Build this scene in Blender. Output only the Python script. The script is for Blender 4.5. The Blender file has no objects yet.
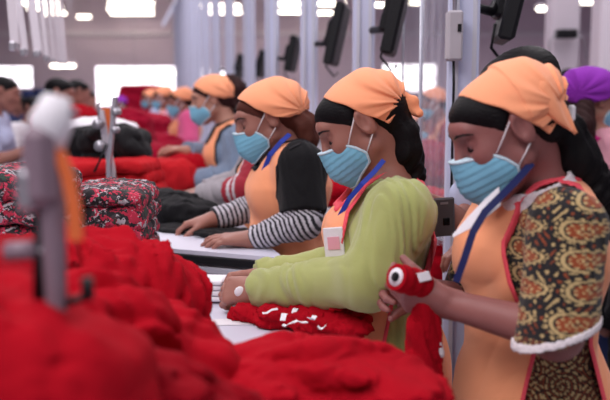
import bpy, math, random
import numpy as np
from mathutils import Vector, Matrix

random.seed(7)
Q = 1.0            # voxel multiplier
SC = bpy.context.scene
COL = SC.collection
# ------------------------------------------------------------ camera, world, light
CAMZ = 1.42
F_PX = 847.0
PITCH = math.atan(105 / F_PX)
cam_d = bpy.data.cameras.new('camera')
cam_d.sensor_width = 36.0
cam_d.lens = F_PX * 36.0 / 610.0
cam_d.clip_start = 0.05
cam_d.dof.use_dof = True
cam_d.dof.focus_distance = 1.95
cam_d.dof.aperture_fstop = 2.8
cam = bpy.data.objects.new('camera', cam_d)
COL.objects.link(cam)
cam.location = (0, 0, CAMZ)
cam.rotation_euler = (math.pi / 2 - PITCH, 0, 0)
SC.camera = cam
SC.view_settings.view_transform = 'Standard'
SC.view_settings.look = 'None'
SC.view_settings.gamma = 1
SC.view_settings.exposure = 0.0
SC.view_settings.use_curve_mapping = False
SC.cycles.use_denoising = True
SC.cycles.max_bounces = 6
SC.cycles.transparent_max_bounces = 12

world = bpy.data.worlds.new('world')
SC.world = world
world.use_nodes = True
wb = world.node_tree.nodes['Background']
wb.inputs[0].default_value = (0.90, 0.86, 1.0, 1)
wb.inputs[1].default_value = 0.32


def area(name, loc, size, energy, color=(1, 1, 1), rot=(0, 0, 0)):
    d = bpy.data.lights.new(name, 'AREA')
    d.shape = 'RECTANGLE'
    d.size, d.size_y = size
    d.energy = energy
    d.color = color
    o = bpy.data.objects.new(name, d)
    o.location = loc
    o.rotation_euler = rot
    COL.objects.link(o)
    return o


area('ceiling_and_fill_light', (-1.6, 2.2, 3.9), (1.4, 5.0), 120, (1.0, 0.95, 0.97))
area('ceiling_and_fill_light', (-.9, -.9, 3.5), (2.4, 1.4), 62, (1.0, 0.94, 0.96), (math.radians(28), 0, 0))  # fill light added above and behind the camera to brighten near sides, no fixture
area('ceiling_and_fill_light', (1.9, 4.0, 3.9), (1.4, 5.0), 110, (1.0, 0.95, 0.98))
area('ceiling_and_fill_light', (-2.0, 9.0, 3.9), (2.0, 6.0), 150, (1.0, 0.94, 0.98))
area('ceiling_and_fill_light', (2.5, 12.0, 3.9), (3.0, 8.0), 260, (0.98, 0.94, 1.0))
area('ceiling_and_fill_light', (-3.0, 19.0, 3.9), (8.0, 8.0), 620, (1.0, 0.94, 1.0))
area('ceiling_and_fill_light', (7.0, 20.0, 3.9), (8.0, 8.0), 420, (1.0, 0.94, 1.0))

# ------------------------------------------------------------ helpers
CP, SP = math.cos(PITCH), math.sin(PITCH)


def W(px, py, Y):
    """point of the room seen at a photograph pixel, at distance Y along the hall"""
    u, v = px - 305.0, 200.0 - py
    d = np.array([u, F_PX * CP + v * SP, -F_PX * SP + v * CP])
    return d * (Y / d[1]) + np.array([0, 0, CAMZ])


def Wz(px, py, z):
    u, v = px - 305.0, 200.0 - py
    d = np.array([u, F_PX * CP + v * SP, -F_PX * SP + v * CP])
    return d * ((z - CAMZ) / d[2]) + np.array([0, 0, CAMZ])


def V(*a):
    return np.array(a, float)


def nrm(v):
    v = np.asarray(v, float)
    return v / (np.linalg.norm(v) + 1e-12)


def link_mesh(name, me, mat=None, parent=None, loc=None):
    o = bpy.data.objects.new(name, me)
    COL.objects.link(o)
    if mat is not None:
        me.materials.append(mat)
    if parent is not None:
        o.parent = parent
    if loc is not None:
        o.location = loc
    return o


def tag(o, label=None, cat=None, group=None, kind=None):
    if label:
        o['label'] = label
    if cat:
        o['category'] = cat
    if group:
        o['group'] = group
    if kind:
        o['kind'] = kind
    return o


def empty(name, loc, label=None, cat=None, group=None):
    o = bpy.data.objects.new(name, None)
    o.empty_display_size = 0.1
    COL.objects.link(o)
    o.location = tuple(loc)
    return tag(o, label, cat, group)


class MB:
    """collects boxes, tubes and polygons, then links them as one mesh"""

    def __init__(s):
        s.v, s.f, s.sm = [], [], []

    def add(s, vs, fs, smooth=False):
        n = len(s.v)
        s.v += [tuple(map(float, p)) for p in vs]
        s.f += [tuple(n + i for i in f) for f in fs]
        s.sm += [smooth] * len(fs)
        return s

    def box(s, c, size, ax=None, bev=0.0):
        c = np.array(c, float)
        hx, hy, hz = [q / 2 for q in size]
        A = np.eye(3) if ax is None else np.array(ax, float)
        b = min(bev, hx * .9, hy * .9, hz * .9)
        if b <= 0:
            vs = [c + A.T @ np.array([x * hx, y * hy, z * hz]) for x in (-1, 1) for y in (-1, 1) for z in (-1, 1)]
            fs = [(0, 1, 3, 2), (4, 6, 7, 5), (0, 4, 5, 1), (2, 3, 7, 6), (0, 2, 6, 4), (1, 5, 7, 3)]
            return s.add(vs, fs)
        vs, idx = [], {}
        for x in (-1, 1):
            for y in (-1, 1):
                for z in (-1, 1):
                    for k in range(3):
                        q = [x * (hx - (b if k != 0 else 0)), y * (hy - (b if k != 1 else 0)), z * (hz - (b if k != 2 else 0))]
                        idx[(x, y, z, k)] = len(vs)
                        vs.append(c + A.T @ np.array(q))
        fs = []

        def g(x, y, z, k):
            return idx[(x, y, z, k)]
        for sx in (-1, 1):
            fs.append((g(sx, -1, -1, 0), g(sx, 1, -1, 0), g(sx, 1, 1, 0), g(sx, -1, 1, 0)))
            fs.append((g(-1, sx, -1, 1), g(1, sx, -1, 1), g(1, sx, 1, 1), g(-1, sx, 1, 1)))
            fs.append((g(-1, -1, sx, 2), g(1, -1, sx, 2), g(1, 1, sx, 2), g(-1, 1, sx, 2)))
        for a in (-1, 1):
            for d in (-1, 1):
                fs.append((g(a, d, -1, 0), g(a, d, 1, 0), g(a, d, 1, 1), g(a, d, -1, 1)))
                fs.append((g(a, -1, d, 0), g(a, 1, d, 0), g(a, 1, d, 2), g(a, -1, d, 2)))
                fs.append((g(-1, a, d, 1), g(1, a, d, 1), g(1, a, d, 2), g(-1, a, d, 2)))
        for x in (-1, 1):
            for y in (-1, 1):
                for z in (-1, 1):
                    fs.append((g(x, y, z, 0), g(x, y, z, 1), g(x, y, z, 2)))
        return s.add(vs, fs)

    def tube(s, pts, r, n=8, caps=True):
        pts = [np.array(p, float) for p in pts]
        rs = r if hasattr(r, '__len__') else [r] * len(pts)
        rings = []
        up = np.array([0.13, 0.21, 0.97])
        vs = []
        for i, p in enumerate(pts):
            t = nrm(pts[min(i + 1, len(pts) - 1)] - pts[max(i - 1, 0)])
            a = nrm(np.cross(t, up))
            if np.linalg.norm(np.cross(t, up)) < 1e-3:
                a = nrm(np.cross(t, [1, 0, 0]))
            b = np.cross(t, a)
            for k in range(n):
                th = 2 * math.pi * k / n
                vs.append(p + rs[i] * (a * math.cos(th) + b * math.sin(th)))
        fs = []
        for i in range(len(pts) - 1):
            for k in range(n):
                k2 = (k + 1) % n
                fs.append((i * n + k, i * n + k2, (i + 1) * n + k2, (i + 1) * n + k))
        if caps:
            fs.append(tuple(range(n))[::-1])
            fs.append(tuple((len(pts) - 1) * n + k for k in range(n)))
        return s.add(vs, fs, True)

    def strip(s, pts, width_vecs, normal, th=0.002):
        """ribbon with thickness along pts"""
        vs, fs = [], []
        for i, p in enumerate(pts):
            w = np.array(width_vecs[i] if isinstance(width_vecs, list) else width_vecs, float) / 2
            nn = np.array(normal[i] if isinstance(normal, list) else normal, float) * th / 2
            p = np.array(p, float)
            vs += [p - w - nn, p + w - nn, p + w + nn, p - w + nn]
        for i in range(len(pts) - 1):
            for k in range(4):
                k2 = (k + 1) % 4
                fs.append((4 * i + k, 4 * i + k2, 4 * i + 4 + k2, 4 * i + 4 + k))
        m = 4 * (len(pts) - 1)
        fs += [(3, 2, 1, 0), (m, m + 1, m + 2, m + 3)]
        return s.add(vs, fs, False)

    def prism(s, poly, z0, z1):
        n = len(poly)
        vs = [(p[0], p[1], z0) for p in poly] + [(p[0], p[1], z1) for p in poly]
        fs = [tuple(range(n))[::-1], tuple(range(n, 2 * n))]
        fs += [(i, (i + 1) % n, n + (i + 1) % n, n + i) for i in range(n)]
        return s.add(vs, fs)

    def build(s, name, mat=None, parent=None, origin=None):
        off = np.zeros(3) if origin is None else np.array(origin, float)
        if parent is not None and origin is None:
            off = np.array(parent.location)
            q = parent.parent
            while q is not None:
                off = off + np.array(q.location)
                q = q.parent
        me = bpy.data.meshes.new(name)
        me.from_pydata([tuple(np.array(p) - off) for p in s.v], [], s.f)
        me.polygons.foreach_set('use_smooth', s.sm)
        me.update()
        import bmesh
        bm = bmesh.new()
        bm.from_mesh(me)
        bmesh.ops.recalc_face_normals(bm, faces=bm.faces)
        bm.to_mesh(me)
        bm.free()
        o = link_mesh(name, me, mat, parent)
        if parent is None and origin is not None:
            o.location = tuple(off)
        return o


# ------------------------------------------------------------ materials
def s2l(c):
    return tuple(((x / 255) / 12.92 if x / 255 <= 0.04045 else ((x / 255 + 0.055) / 1.055) ** 2.4) for x in c)


def mat(name, rgb, rough=0.8, metal=0.0, var=0.12, vscale=9.0, bump=0.0, bscale=60.0, spec=0.3, sheen=0.0, sss=0.0, alpha=None):
    m = bpy.data.materials.new(name)
    m.use_nodes = True
    nt = m.node_tree
    b = nt.nodes['Principled BSDF']
    c = s2l(rgb)
    tc = nt.nodes.new('ShaderNodeTexCoord')
    no = nt.nodes.new('ShaderNodeTexNoise')
    no.inputs['Scale'].default_value = vscale
    no.inputs['Detail'].default_value = 4
    nt.links.new(tc.outputs['Object'], no.inputs['Vector'])
    mx = nt.nodes.new('ShaderNodeMix')
    mx.data_type = 'RGBA'
    mx.inputs[6].default_value = (*[x * (1 - var) for x in c], 1)
    mx.inputs[7].default_value = (*[min(1, x * (1 + var)) for x in c], 1)
    nt.links.new(no.outputs['Fac'], mx.inputs[0])
    nt.links.new(mx.outputs[2], b.inputs['Base Color'])
    b.inputs['Roughness'].default_value = rough
    b.inputs['Metallic'].default_value = metal
    b.inputs['Specular IOR Level'].default_value = spec
    if sheen:
        b.inputs['Sheen Weight'].default_value = sheen
        b.inputs['Sheen Roughness'].default_value = 0.6
    if sss:
        b.inputs['Subsurface Weight'].default_value = sss
        b.inputs['Subsurface Radius'].default_value = (0.012, 0.005, 0.003)
        b.inputs['Subsurface Scale'].default_value = 0.6
    if bump:
        n2 = nt.nodes.new('ShaderNodeTexNoise')
        n2.inputs['Scale'].default_value = bscale
        n2.inputs['Detail'].default_value = 3
        nt.links.new(tc.outputs['Object'], n2.inputs['Vector'])
        bp = nt.nodes.new('ShaderNodeBump')
        bp.inputs['Strength'].default_value = bump
        bp.inputs['Distance'].default_value = 0.01
        nt.links.new(n2.outputs['Fac'], bp.inputs['Height'])
        nt.links.new(bp.outputs['Normal'], b.inputs['Normal'])
    if alpha is not None:
        b.inputs['Alpha'].default_value = alpha
    return m


def emit(name, rgb, strength):
    m = bpy.data.materials.new(name)
    m.use_nodes = True
    b = m.node_tree.nodes['Principled BSDF']
    b.inputs['Base Color'].default_value = (*s2l(rgb), 1)
    b.inputs['Emission Color'].default_value = (*s2l(rgb), 1)
    b.inputs['Emission Strength'].default_value = strength
    return m


def attr_mat(name, rough=0.85, sheen=0.1, bump=0.15, bscale=300):
    """colour of a printed or striped cloth read from the mesh's own colour layer"""
    m = mat(name, (128, 128, 128), rough, bump=bump, bscale=bscale, sheen=sheen)
    nt = m.node_tree
    a = nt.nodes.new('ShaderNodeAttribute')
    a.attribute_name = 'print'
    nt.links.new(a.outputs['Color'], nt.nodes['Principled BSDF'].inputs['Base Color'])
    return m


def hair_mat(name, rgb):
    m = mat(name, rgb, 0.6, var=0.35, vscale=30, spec=0.15)
    nt = m.node_tree
    b = nt.nodes['Principled BSDF']
    tc = [n for n in nt.nodes if n.type == 'TEX_COORD'][0]
    mp = nt.nodes.new('ShaderNodeMapping')
    mp.inputs['Scale'].default_value = (60, 420, 120)
    no = nt.nodes.new('ShaderNodeTexNoise')
    no.inputs['Scale'].default_value = 1.5
    bp = nt.nodes.new('ShaderNodeBump')
    bp.inputs['Strength'].default_value = 0.32
    bp.inputs['Distance'].default_value = 0.004
    nt.links.new(tc.outputs['Object'], mp.inputs['Vector'])
    nt.links.new(mp.outputs[0], no.inputs['Vector'])
    nt.links.new(no.outputs['Fac'], bp.inputs['Height'])
    nt.links.new(bp.outputs['Normal'], b.inputs['Normal'])
    return m


def print_mat(name, cols, scale=40):
    """small multicoloured floral print"""
    m = bpy.data.materials.new(name)
    m.use_nodes = True
    nt = m.node_tree
    b = nt.nodes['Principled BSDF']
    tc = nt.nodes.new('ShaderNodeTexCoord')
    vo = nt.nodes.new('ShaderNodeTexVoronoi')
    vo.inputs['Scale'].default_value = scale
    nz = nt.nodes.new('ShaderNodeTexNoise')
    nz.inputs['Scale'].default_value = scale * 0.9
    nz.inputs['Detail'].default_value = 3
    ad = nt.nodes.new('ShaderNodeMixRGB')
    ad.inputs[0].default_value = 0.06
    nt.links.new(tc.outputs['Object'], nz.inputs['Vector'])
    nt.links.new(tc.outputs['Object'], ad.inputs[1])
    nt.links.new(nz.outputs['Color'], ad.inputs[2])
    nt.links.new(ad.outputs[0], vo.inputs['Vector'])
    sx = nt.nodes.new('ShaderNodeSeparateColor')
    nt.links.new(vo.outputs['Color'], sx.inputs[0])
    cr = nt.nodes.new('ShaderNodeValToRGB')
    cr.color_ramp.interpolation = 'CONSTANT'
    els = cr.color_ramp.elements
    n = len(cols)
    while len(els) < n:
        els.new(0.5)
    tot = sum(w for _, w in cols)
    acc = 0
    for i, (c, w) in enumerate(cols):
        els[i].position = acc / tot
        els[i].color = (*s2l(c), 1)
        acc += w
    nt.links.new(sx.outputs[0], cr.inputs[0])
    nt.links.new(cr.outputs[0], b.inputs['Base Color'])
    b.inputs['Roughness'].default_value = 0.85
    return m


M = {}
M['skin'] = mat('skin_warm_brown', (154, 104, 92), 0.5, var=0.10, vscale=18, bump=0.06, bscale=220, spec=0.35, sss=0.12)
M['skin_pale'] = mat('skin_light_brown', (182, 130, 112), 0.5, var=0.08, vscale=18, spec=0.35, sss=0.12)
M['skin_dark'] = mat('skin_deep_brown', (142, 90, 86), 0.5, var=0.10, vscale=18, bump=0.06, bscale=220, spec=0.35, sss=0.12)
M['hair'] = hair_mat('black_hair', (13, 10, 13))
M['hair_brown'] = hair_mat('brown_hair', (82, 44, 36))
M['hair_dark_brown'] = hair_mat('dark_brown_hair', (50, 28, 28))
M['orange'] = mat('orange_apron_cloth', (240, 156, 112), 0.85, var=0.05, bump=0.12, bscale=420, sheen=0.15)
M['orange_k'] = mat('orange_kerchief_cloth', (252, 164, 120), 0.85, var=0.04, bump=0.12, bscale=420, sheen=0.15)
M['pink_edge'] = mat('pink_piping', (226, 78, 92), 0.8, var=0.05)
M['black_edge'] = mat('black_binding', (24, 22, 28), 0.8)
M['mask'] = mat('blue_mask_fabric', (122, 182, 208), 0.9, var=0.05, vscale=40, bump=0.1, bscale=500)
M['mask_edge'] = mat('pale_mask_border', (192, 214, 226), 0.9, var=0.03)
M['white'] = mat('white_cloth', (226, 222, 228), 0.85, var=0.05, bump=0.1, bscale=200)
M['elastic'] = mat('white_elastic', (232, 226, 230), 0.8, var=0.02)
M['green'] = mat('green_knit', (158, 163, 96), 0.92, var=0.05, bump=0.2, bscale=500, sheen=0.3)
M['black_cloth'] = mat('black_cloth', (13, 12, 16), 0.9, var=0.15, bump=0.15, bscale=120, spec=0.2, sheen=0.05)
M['grey_sweater'] = mat('blue_grey_sweater', (112, 128, 152), 0.92, var=0.12, vscale=60, bump=0.2, bscale=300, sheen=0.2)
M['pink'] = mat('pink_knit', (214, 84, 136), 0.9, var=0.06, sheen=0.2)
M['pale_pink'] = mat('pale_pink_cloth', (226, 160, 176), 0.9, var=0.06)
M['magenta'] = mat('magenta_strap', (206, 34, 132), 0.85)
M['pale_blue'] = mat('pale_blue_cotton', (186, 192, 222), 0.9, var=0.04)
M['purple'] = mat('purple_cap_cloth', (134, 40, 164), 0.85, var=0.06)
M['navy'] = mat('navy_denim', (34, 44, 84), 0.85, var=0.1, bump=0.1, bscale=300)
M['lanyard'] = mat('blue_lanyard', (34, 56, 156), 0.6, var=0.05)
M['lanyard_navy'] = mat('navy_lanyard', (22, 30, 84), 0.6, var=0.05)
M['red'] = mat('red_knit', (160, 10, 27), 0.95, var=0.14, vscale=14, bump=0.2, bscale=260, spec=0.08)
M['red_dark'] = mat('deep_red_knit', (136, 8, 23), 0.95, var=0.15, vscale=10, bump=0.2, bscale=200, spec=0.08)
M['coral'] = mat('coral_red_knit', (182, 28, 36), 0.92, var=0.1, vscale=8, bump=0.2, bscale=200, spec=0.1)
M['crimson'] = mat('crimson_knit', (150, 16, 44), 0.92, var=0.15, vscale=8, spec=0.1)
M['table'] = mat('white_laminate', (204, 202, 218), 0.45, var=0.04, spec=0.4)
M['table_edge'] = mat('pale_metal_edge', (196, 196, 208), 0.4, metal=0.3, var=0.04)
M['press'] = mat('mauve_grey_enamel', (128, 108, 120), 0.45, var=0.12)
M['drawer'] = mat('grey_painted_steel', (182, 180, 190), 0.5, var=0.08, vscale=20)
M['black_plastic'] = mat('black_plastic', (15, 15, 20), 0.55, var=0.1)
M['screen'] = mat('dark_screen', (20, 20, 27), 0.5, var=0.05, spec=0.3)
M['post'] = mat('pale_blue_painted_post', (200, 204, 230), 0.45, var=0.04, metal=0.0)
M['metal'] = mat('grey_machine_metal', (170, 166, 174), 0.35, metal=0.7, var=0.12)
M['metal_white'] = mat('white_enamel', (214, 206, 214), 0.35, var=0.06)
M['wall'] = mat('lilac_grey_wall', (208, 190, 204), 0.9, var=0.04, vscale=2)
M['wall_light'] = mat('white_wall_band', (216, 206, 216), 0.9, var=0.03, vscale=2)
M['ceiling'] = mat('grey_ceiling', (176, 166, 176), 0.9, var=0.06)
M['floor'] = mat('grey_concrete', (150, 146, 152), 0.6, var=0.12, vscale=3)
M['lamp'] = emit('lamp_tube', (255, 246, 228), 9.0)
M['window'] = emit('daylight_pane', (255, 250, 255), 2.6)
M['print'] = print_mat('floral_print', [((26, 22, 28), 5), ((170, 30, 60), 2.6), ((60, 50, 56), 2), ((176, 168, 174), 1.3), ((204, 60, 90), 1.2), ((40, 60, 50), .8)], 80)
M['clear'] = mat('clear_plastic', (214, 212, 226), 0.12, spec=0.9, alpha=0.22)
M['box_grey'] = mat('grey_box_paint', (178, 172, 180), 0.6)
M['rust'] = mat('rust_orange_guide', (214, 104, 54), 0.6)
M['phone'] = mat('dark_phone_shell', (92, 88, 92), 0.3, metal=0.4)
M['phone_black'] = mat('phone_lens_black', (16, 16, 18), 0.2)
M['blue_plastic'] = mat('blue_plastic', (28, 48, 130), 0.5)
M['teal'] = mat('teal_cloth', (70, 150, 180), 0.8)
M['eye_white'] = mat('eye_white', (190, 180, 176), 0.3, spec=0.5)
M['brow'] = mat('dark_brow_hair', (30, 20, 22), 0.8)
M['paisley'] = attr_mat('paisley_cotton', bump=0.05)
M['striped'] = attr_mat('striped_knit', bump=0.05)
M['lace'] = mat('white_lace', (222, 212, 216), 0.9, var=0.35, vscale=260, bump=0.5, bscale=300)
M['photo_card'] = print_mat('printed_card', [((196, 196, 206), 4), ((150, 150, 170), 2), ((176, 150, 150), 1), ((110, 130, 120), 1)], 60)


# ------------------------------------------------------------ distance fields and mesher
class Field:
    def __init__(s, fn, k=0.0, sub=False):
        s.fn, s.k, s.sub = fn, k, sub

    def __call__(s, P):
        return s.fn(P)


def cone(a, b, ra, rb, k=0.02):
    a, b = np.array(a, float), np.array(b, float)
    ab = b - a
    L2 = ab @ ab + 1e-12

    def fn(P):
        q = P - a
        t = np.clip(q @ ab / L2, 0, 1)
        return np.sqrt(((q - t[:, None] * ab) ** 2).sum(1)) - (ra + t * (rb - ra))
    return Field(fn, k)


def chain(pts, rs, k=0.01):
    return [cone(pts[i], pts[i + 1], rs[i], rs[i + 1], k) for i in range(len(pts) - 1)]


def ell(c, r, A=None, k=0.02, sub=False):
    """ellipsoid; rows of A are its axes"""
    c, r = np.array(c, float), np.array(r, float)

    def fn(P):
        q = P - c
        if A is not None:
            q = q @ np.array(A).T
        k0 = np.sqrt(((q / r) ** 2).sum(1))
        k1 = np.sqrt(((q / (r * r)) ** 2).sum(1)) + 1e-9
        return k0 * (k0 - 1) / k1
    return Field(fn, k, sub)


def esec(a, b, A0, B0, A1, B1, L, k=0.03):
    """tapered body section with an elliptical outline: A half-width along L, B half-depth"""
    a, b, L = np.array(a, float), np.array(b, float), np.array(L, float)
    ab = b - a
    L2 = ab @ ab

    def fn(P):
        q = P - a
        t = np.clip(q @ ab / L2, 0, 1)
        q = q - t[:, None] * ab
        u = q @ L
        w2 = np.maximum((q * q).sum(1) - u * u, 0)
        A = A0 + t * (A1 - A0)
        B = B0 + t * (B1 - B0)
        k0 = np.sqrt((u / A) ** 2 + w2 / B ** 2)
        k1 = np.sqrt((u / A ** 2) ** 2 + w2 / B ** 4) + 1e-9
        return k0 * (k0 - 1) / k1
    return Field(fn, k)


def smin(a, b, k):
    if k <= 0:
        return np.minimum(a, b)
    h = np.maximum(k - np.abs(a - b), 0) / k
    return np.minimum(a, b) - h * h * k * 0.25


def smax(a, b, k):
    return -smin(-a, -b, k)


class U:
    def __init__(s, prims, sm=0.0):
        s.p = [p for p in prims if p is not None]

    def __call__(s, P):
        ps = s.p
        if len(P) > 200:
            c = (P.max(0) + P.min(0)) / 2
            R = np.linalg.norm(P.max(0) - c)
            c = c[None]
            ds = [float(p(c)[0]) for p in ps]
            m = min(d for d, p in zip(ds, ps) if not p.sub)
            ps = [p for d, p in zip(ds, ps) if (d < m + 2.2 * R + p.k + 0.01 if not p.sub else d < R * 1.5 + p.k + 0.01)]
        d = None
        for p in ps:
            if p.sub:
                if d is not None:
                    d = smax(d, -p(P), p.k)
            else:
                q = p(P)
                d = q if d is None else smin(d, q, p.k)
        return d


def poly2(pts):
    """signed distance to a 2-D polygon"""
    pts = np.array(pts, float)

    def fn(x, y):
        p = np.stack([x, y], 1)
        d = np.full(len(p), 1e9)
        s = np.ones(len(p))
        n = len(pts)
        for i in range(n):
            a, b = pts[i], pts[i - 1]
            e = b - a
            w = p - a
            t = np.clip((w @ e) / (e @ e + 1e-12), 0, 1)
            q = w - t[:, None] * e
            d = np.minimum(d, (q * q).sum(1))
            c1 = p[:, 1] >= a[1]
            c2 = p[:, 1] < b[1]
            c3 = e[0] * w[:, 1] > e[1] * w[:, 0]
            flip = (c1 & c2 & c3) | (~c1 & ~c2 & ~c3)
            s = np.where(flip, -s, s)
        return s * np.sqrt(d)
    return fn


def px_poly(pts, Y):
    """polygon traced on the plane Y, as (x, z) pairs"""
    return poly2([(W(x, y, Y)[0], W(x, y, Y)[2]) for x, y in pts])


def folds(P, freq, amp, seed=0, stretch=(1, 1, 1)):
    """ridged cloth creases"""
    r = np.random.RandomState(seed)
    st = np.array(stretch, float)
    q = P * st * freq
    w = np.zeros_like(q)
    for i in range(3):
        kv = r.normal(size=3) * 0.9
        w += np.sin(q @ kv + r.uniform(0, 6))[:, None] * r.normal(size=3) * 0.7
    q = q + w
    out = np.zeros(len(P))
    for i in range(4):
        kv = r.normal(size=3)
        kv = kv / np.linalg.norm(kv) * (1.0 + 0.7 * i)
        out += (1 - 2 * np.abs(np.sin(q @ kv + r.uniform(0, 6)))) / (1.3 + 0.8 * i)
    return amp * out


def field_mesh(f, lo, hi, h, name='surface', B=14):
    h = h * Q
    lo, hi = np.array(lo, float), np.array(hi, float)
    N = np.ceil((hi - lo) / h).astype(int) + 2
    nb = np.ceil(N / B).astype(int)
    bi = np.stack(np.meshgrid(*[np.arange(n) for n in nb], indexing='ij'), -1).reshape(-1, 3)
    cen = lo + (bi * B + (B - 1) / 2) * h
    d = np.concatenate([f(cen[i:i + 150]) for i in range(0, len(cen), 150)])
    keep = bi[np.abs(d) < B * h * 0.87 * 1.7 + 0.012]
    g = np.arange(B + 2)
    gg = np.stack(np.meshgrid(g, g, g, indexing='ij'), -1).reshape(-1, 3)
    NY, NZ = int(N[1] + 2 * B), int(N[2] + 2 * B)
    VI, VP, FA = [], [], []
    off = np.array([[i, j, k] for i in (0, 1) for j in (0, 1) for k in (0, 1)])
    E = [(a, b) for a in range(8) for b in range(a + 1, 8) if np.abs(off[a] - off[b]).sum() == 1]
    n1 = B + 2
    for b0 in keep:
        base = b0 * B - 1
        P = lo + (gg + base) * h
        F = f(P).reshape(n1, n1, n1)
        S = F < 0
        if S.all() or not S.any():
            continue
        c = np.zeros((B + 1,) * 3, int)
        for o in off:
            c += S[o[0]:o[0] + B + 1, o[1]:o[1] + B + 1, o[2]:o[2] + B + 1]
        cc = np.argwhere((c > 0) & (c < 8))
        if not len(cc):
            continue
        vals = np.stack([F[cc[:, 0] + o[0], cc[:, 1] + o[1], cc[:, 2] + o[2]] for o in off], 1)
        acc = np.zeros((len(cc), 3))
        cnt = np.zeros(len(cc))
        for a, b in E:
            va, vb = vals[:, a], vals[:, b]
            m = (va < 0) != (vb < 0)
            t = np.where(m, va / np.where(m, va - vb, 1), 0)
            acc += m[:, None] * (off[a] + t[:, None] * (off[b] - off[a]))
            cnt += m
        pos = lo + (cc + base + acc / cnt[:, None]) * h
        gi = cc + base + 1
        VI.append((gi[:, 0].astype(np.int64) * NY + gi[:, 1]) * NZ + gi[:, 2])
        VP.append(pos)
        for ax in range(3):
            o1, o2 = [(1, 2), (2, 0), (0, 1)][ax]
            s = [slice(1, B + 1)] * 3
            t = list(s)
            t[ax] = slice(2, B + 2)
            A, Bq = S[tuple(s)], S[tuple(t)]
            e = np.argwhere(A != Bq) + 1
            if not len(e):
                continue
            flip = S[e[:, 0], e[:, 1], e[:, 2]]
            d1, d2 = np.zeros(3, int), np.zeros(3, int)
            d1[o1] = 1
            d2[o2] = 1
            q = []
            for dd in (-d1 - d2, -d2, 0 * d1, -d1):
                gq = e + dd + base + 1
                q.append((gq[:, 0].astype(np.int64) * NY + gq[:, 1]) * NZ + gq[:, 2])
            q = np.stack(q, 1)
            q[~flip] = q[~flip][:, ::-1]
            FA.append(q)
    if not VI:
        raise RuntimeError('empty field ' + name)
    VI = np.concatenate(VI)
    VP = np.concatenate(VP)
    FA = np.concatenate(FA)
    u, first = np.unique(VI, return_index=True)
    VP = VP[first]
    FI = np.searchsorted(u, FA)
    FI = np.clip(FI, 0, len(u) - 1)
    ok = (u[FI] == FA).all(1)
    FI = FI[ok]
    return VP, FI


def np_mesh(name, VP, FI, off, colors=None):
    me = bpy.data.meshes.new(name)
    me.vertices.add(len(VP))
    me.vertices.foreach_set('co', (VP - np.array(off)).astype(np.float32).ravel())
    me.loops.add(len(FI) * 4)
    me.loops.foreach_set('vertex_index', FI.astype(np.int32).ravel())
    me.polygons.add(len(FI))
    me.polygons.foreach_set('loop_start', np.arange(0, len(FI) * 4, 4, dtype=np.int32))
    me.polygons.foreach_set('loop_total', np.full(len(FI), 4, dtype=np.int32))
    me.polygons.foreach_set('use_smooth', np.ones(len(FI), bool))
    me.update(calc_edges=True)
    if colors is not None:
        a = me.color_attributes.new('print', 'FLOAT_COLOR', 'POINT')
        c4 = np.concatenate([colors, np.ones((len(colors), 1))], 1).astype(np.float32)
        a.data.foreach_set('color', c4.ravel())
    return me


def sdf_obj(name, f, lo, hi, h, material, parent=None, colorfn=None, origin=None):
    off = np.zeros(3)
    if parent is not None:
        off = np.array(parent.location)
        q = parent.parent
        while q is not None:
            off = off + np.array(q.location)
            q = q.parent
    elif origin is not None:
        off = np.array(origin, float)
    VP, FI = field_mesh(f, lo, hi, h, name)
    me = np_mesh(name, VP, FI, off, None if colorfn is None else colorfn(VP))
    o = link_mesh(name, me, material, parent)
    if parent is None and origin is not None:
        o.location = tuple(off)
    return o


# ------------------------------------------------------------ the hall
def struct(name, mb, m):
    o = mb.build(name, m)
    o['kind'] = 'structure'
    return o


FAR = 30.0
XL, XR = -17.0, 14.0
CEIL = 4.75
struct('floor', MB().box(((XL + XR) / 2, 14.5, -0.05), (XR - XL, 31.4, 0.1)), M['floor'])
struct('ceiling', MB().box(((XL + XR) / 2, 16.5, CEIL + 0.1), (XR - XL, 27.4, 0.2)), M['ceiling'])
# far wall with the openings of the windows left open
wins = [(95, 181, 66, 106), (-6, 33, 66, 88), (383, 436, 64, 92), (196, 226, 68, 98)]
rects = []
for (x0, x1, y0, y1) in wins:
    a, b = W(x0, y0, FAR), W(x1, y1, FAR)
    rects.append((a[0], b[0], b[2], a[2]))
rects.sort()
w = MB()
cur = XL
for (xa, xb, za, zb) in rects:
    w.box(((cur + xa) / 2, FAR + 0.15, CEIL / 2), (xa - cur, 0.3, CEIL))
    w.box(((xa + xb) / 2, FAR + 0.15, za / 2), (xb - xa, 0.3, za))
    w.box(((xa + xb) / 2, FAR + 0.15, (zb + CEIL) / 2), (xb - xa, 0.3, CEIL - zb))
    cur = xb
w.box(((cur + XR) / 2, FAR + 0.15, CEIL / 2), (XR - cur, 0.3, CEIL))
struct('wall_back', w, M['wall'])
for i, (xa, xb, za, zb) in enumerate(rects):
    o = MB().box(((xa + xb) / 2, FAR + 0.1, (za + zb) / 2), (xb - xa, 0.04, zb - za)).build('window_%d' % (i + 1), M['window'])
    o['kind'] = 'structure'
    f = MB()
    n = max(2, int((xb - xa) / 0.9))
    for k in range(n + 1):
        x = xa + (xb - xa) * k / n
        f.box((x, FAR + 0.04, (za + zb) / 2), (0.05, 0.06, zb - za))
    for z in (za, (za + zb) / 2, zb):
        f.box(((xa + xb) / 2, FAR + 0.04, z), (xb - xa, 0.06, 0.05))
    fo = f.build('window_frame', M['wall_light'], o)
struct('trim_1', MB().box(((XL + XR) / 2, FAR - 0.05, W(100, 34, FAR)[2]), (XR - XL, 0.1, 0.16), bev=.02), M['wall_light'])
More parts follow.
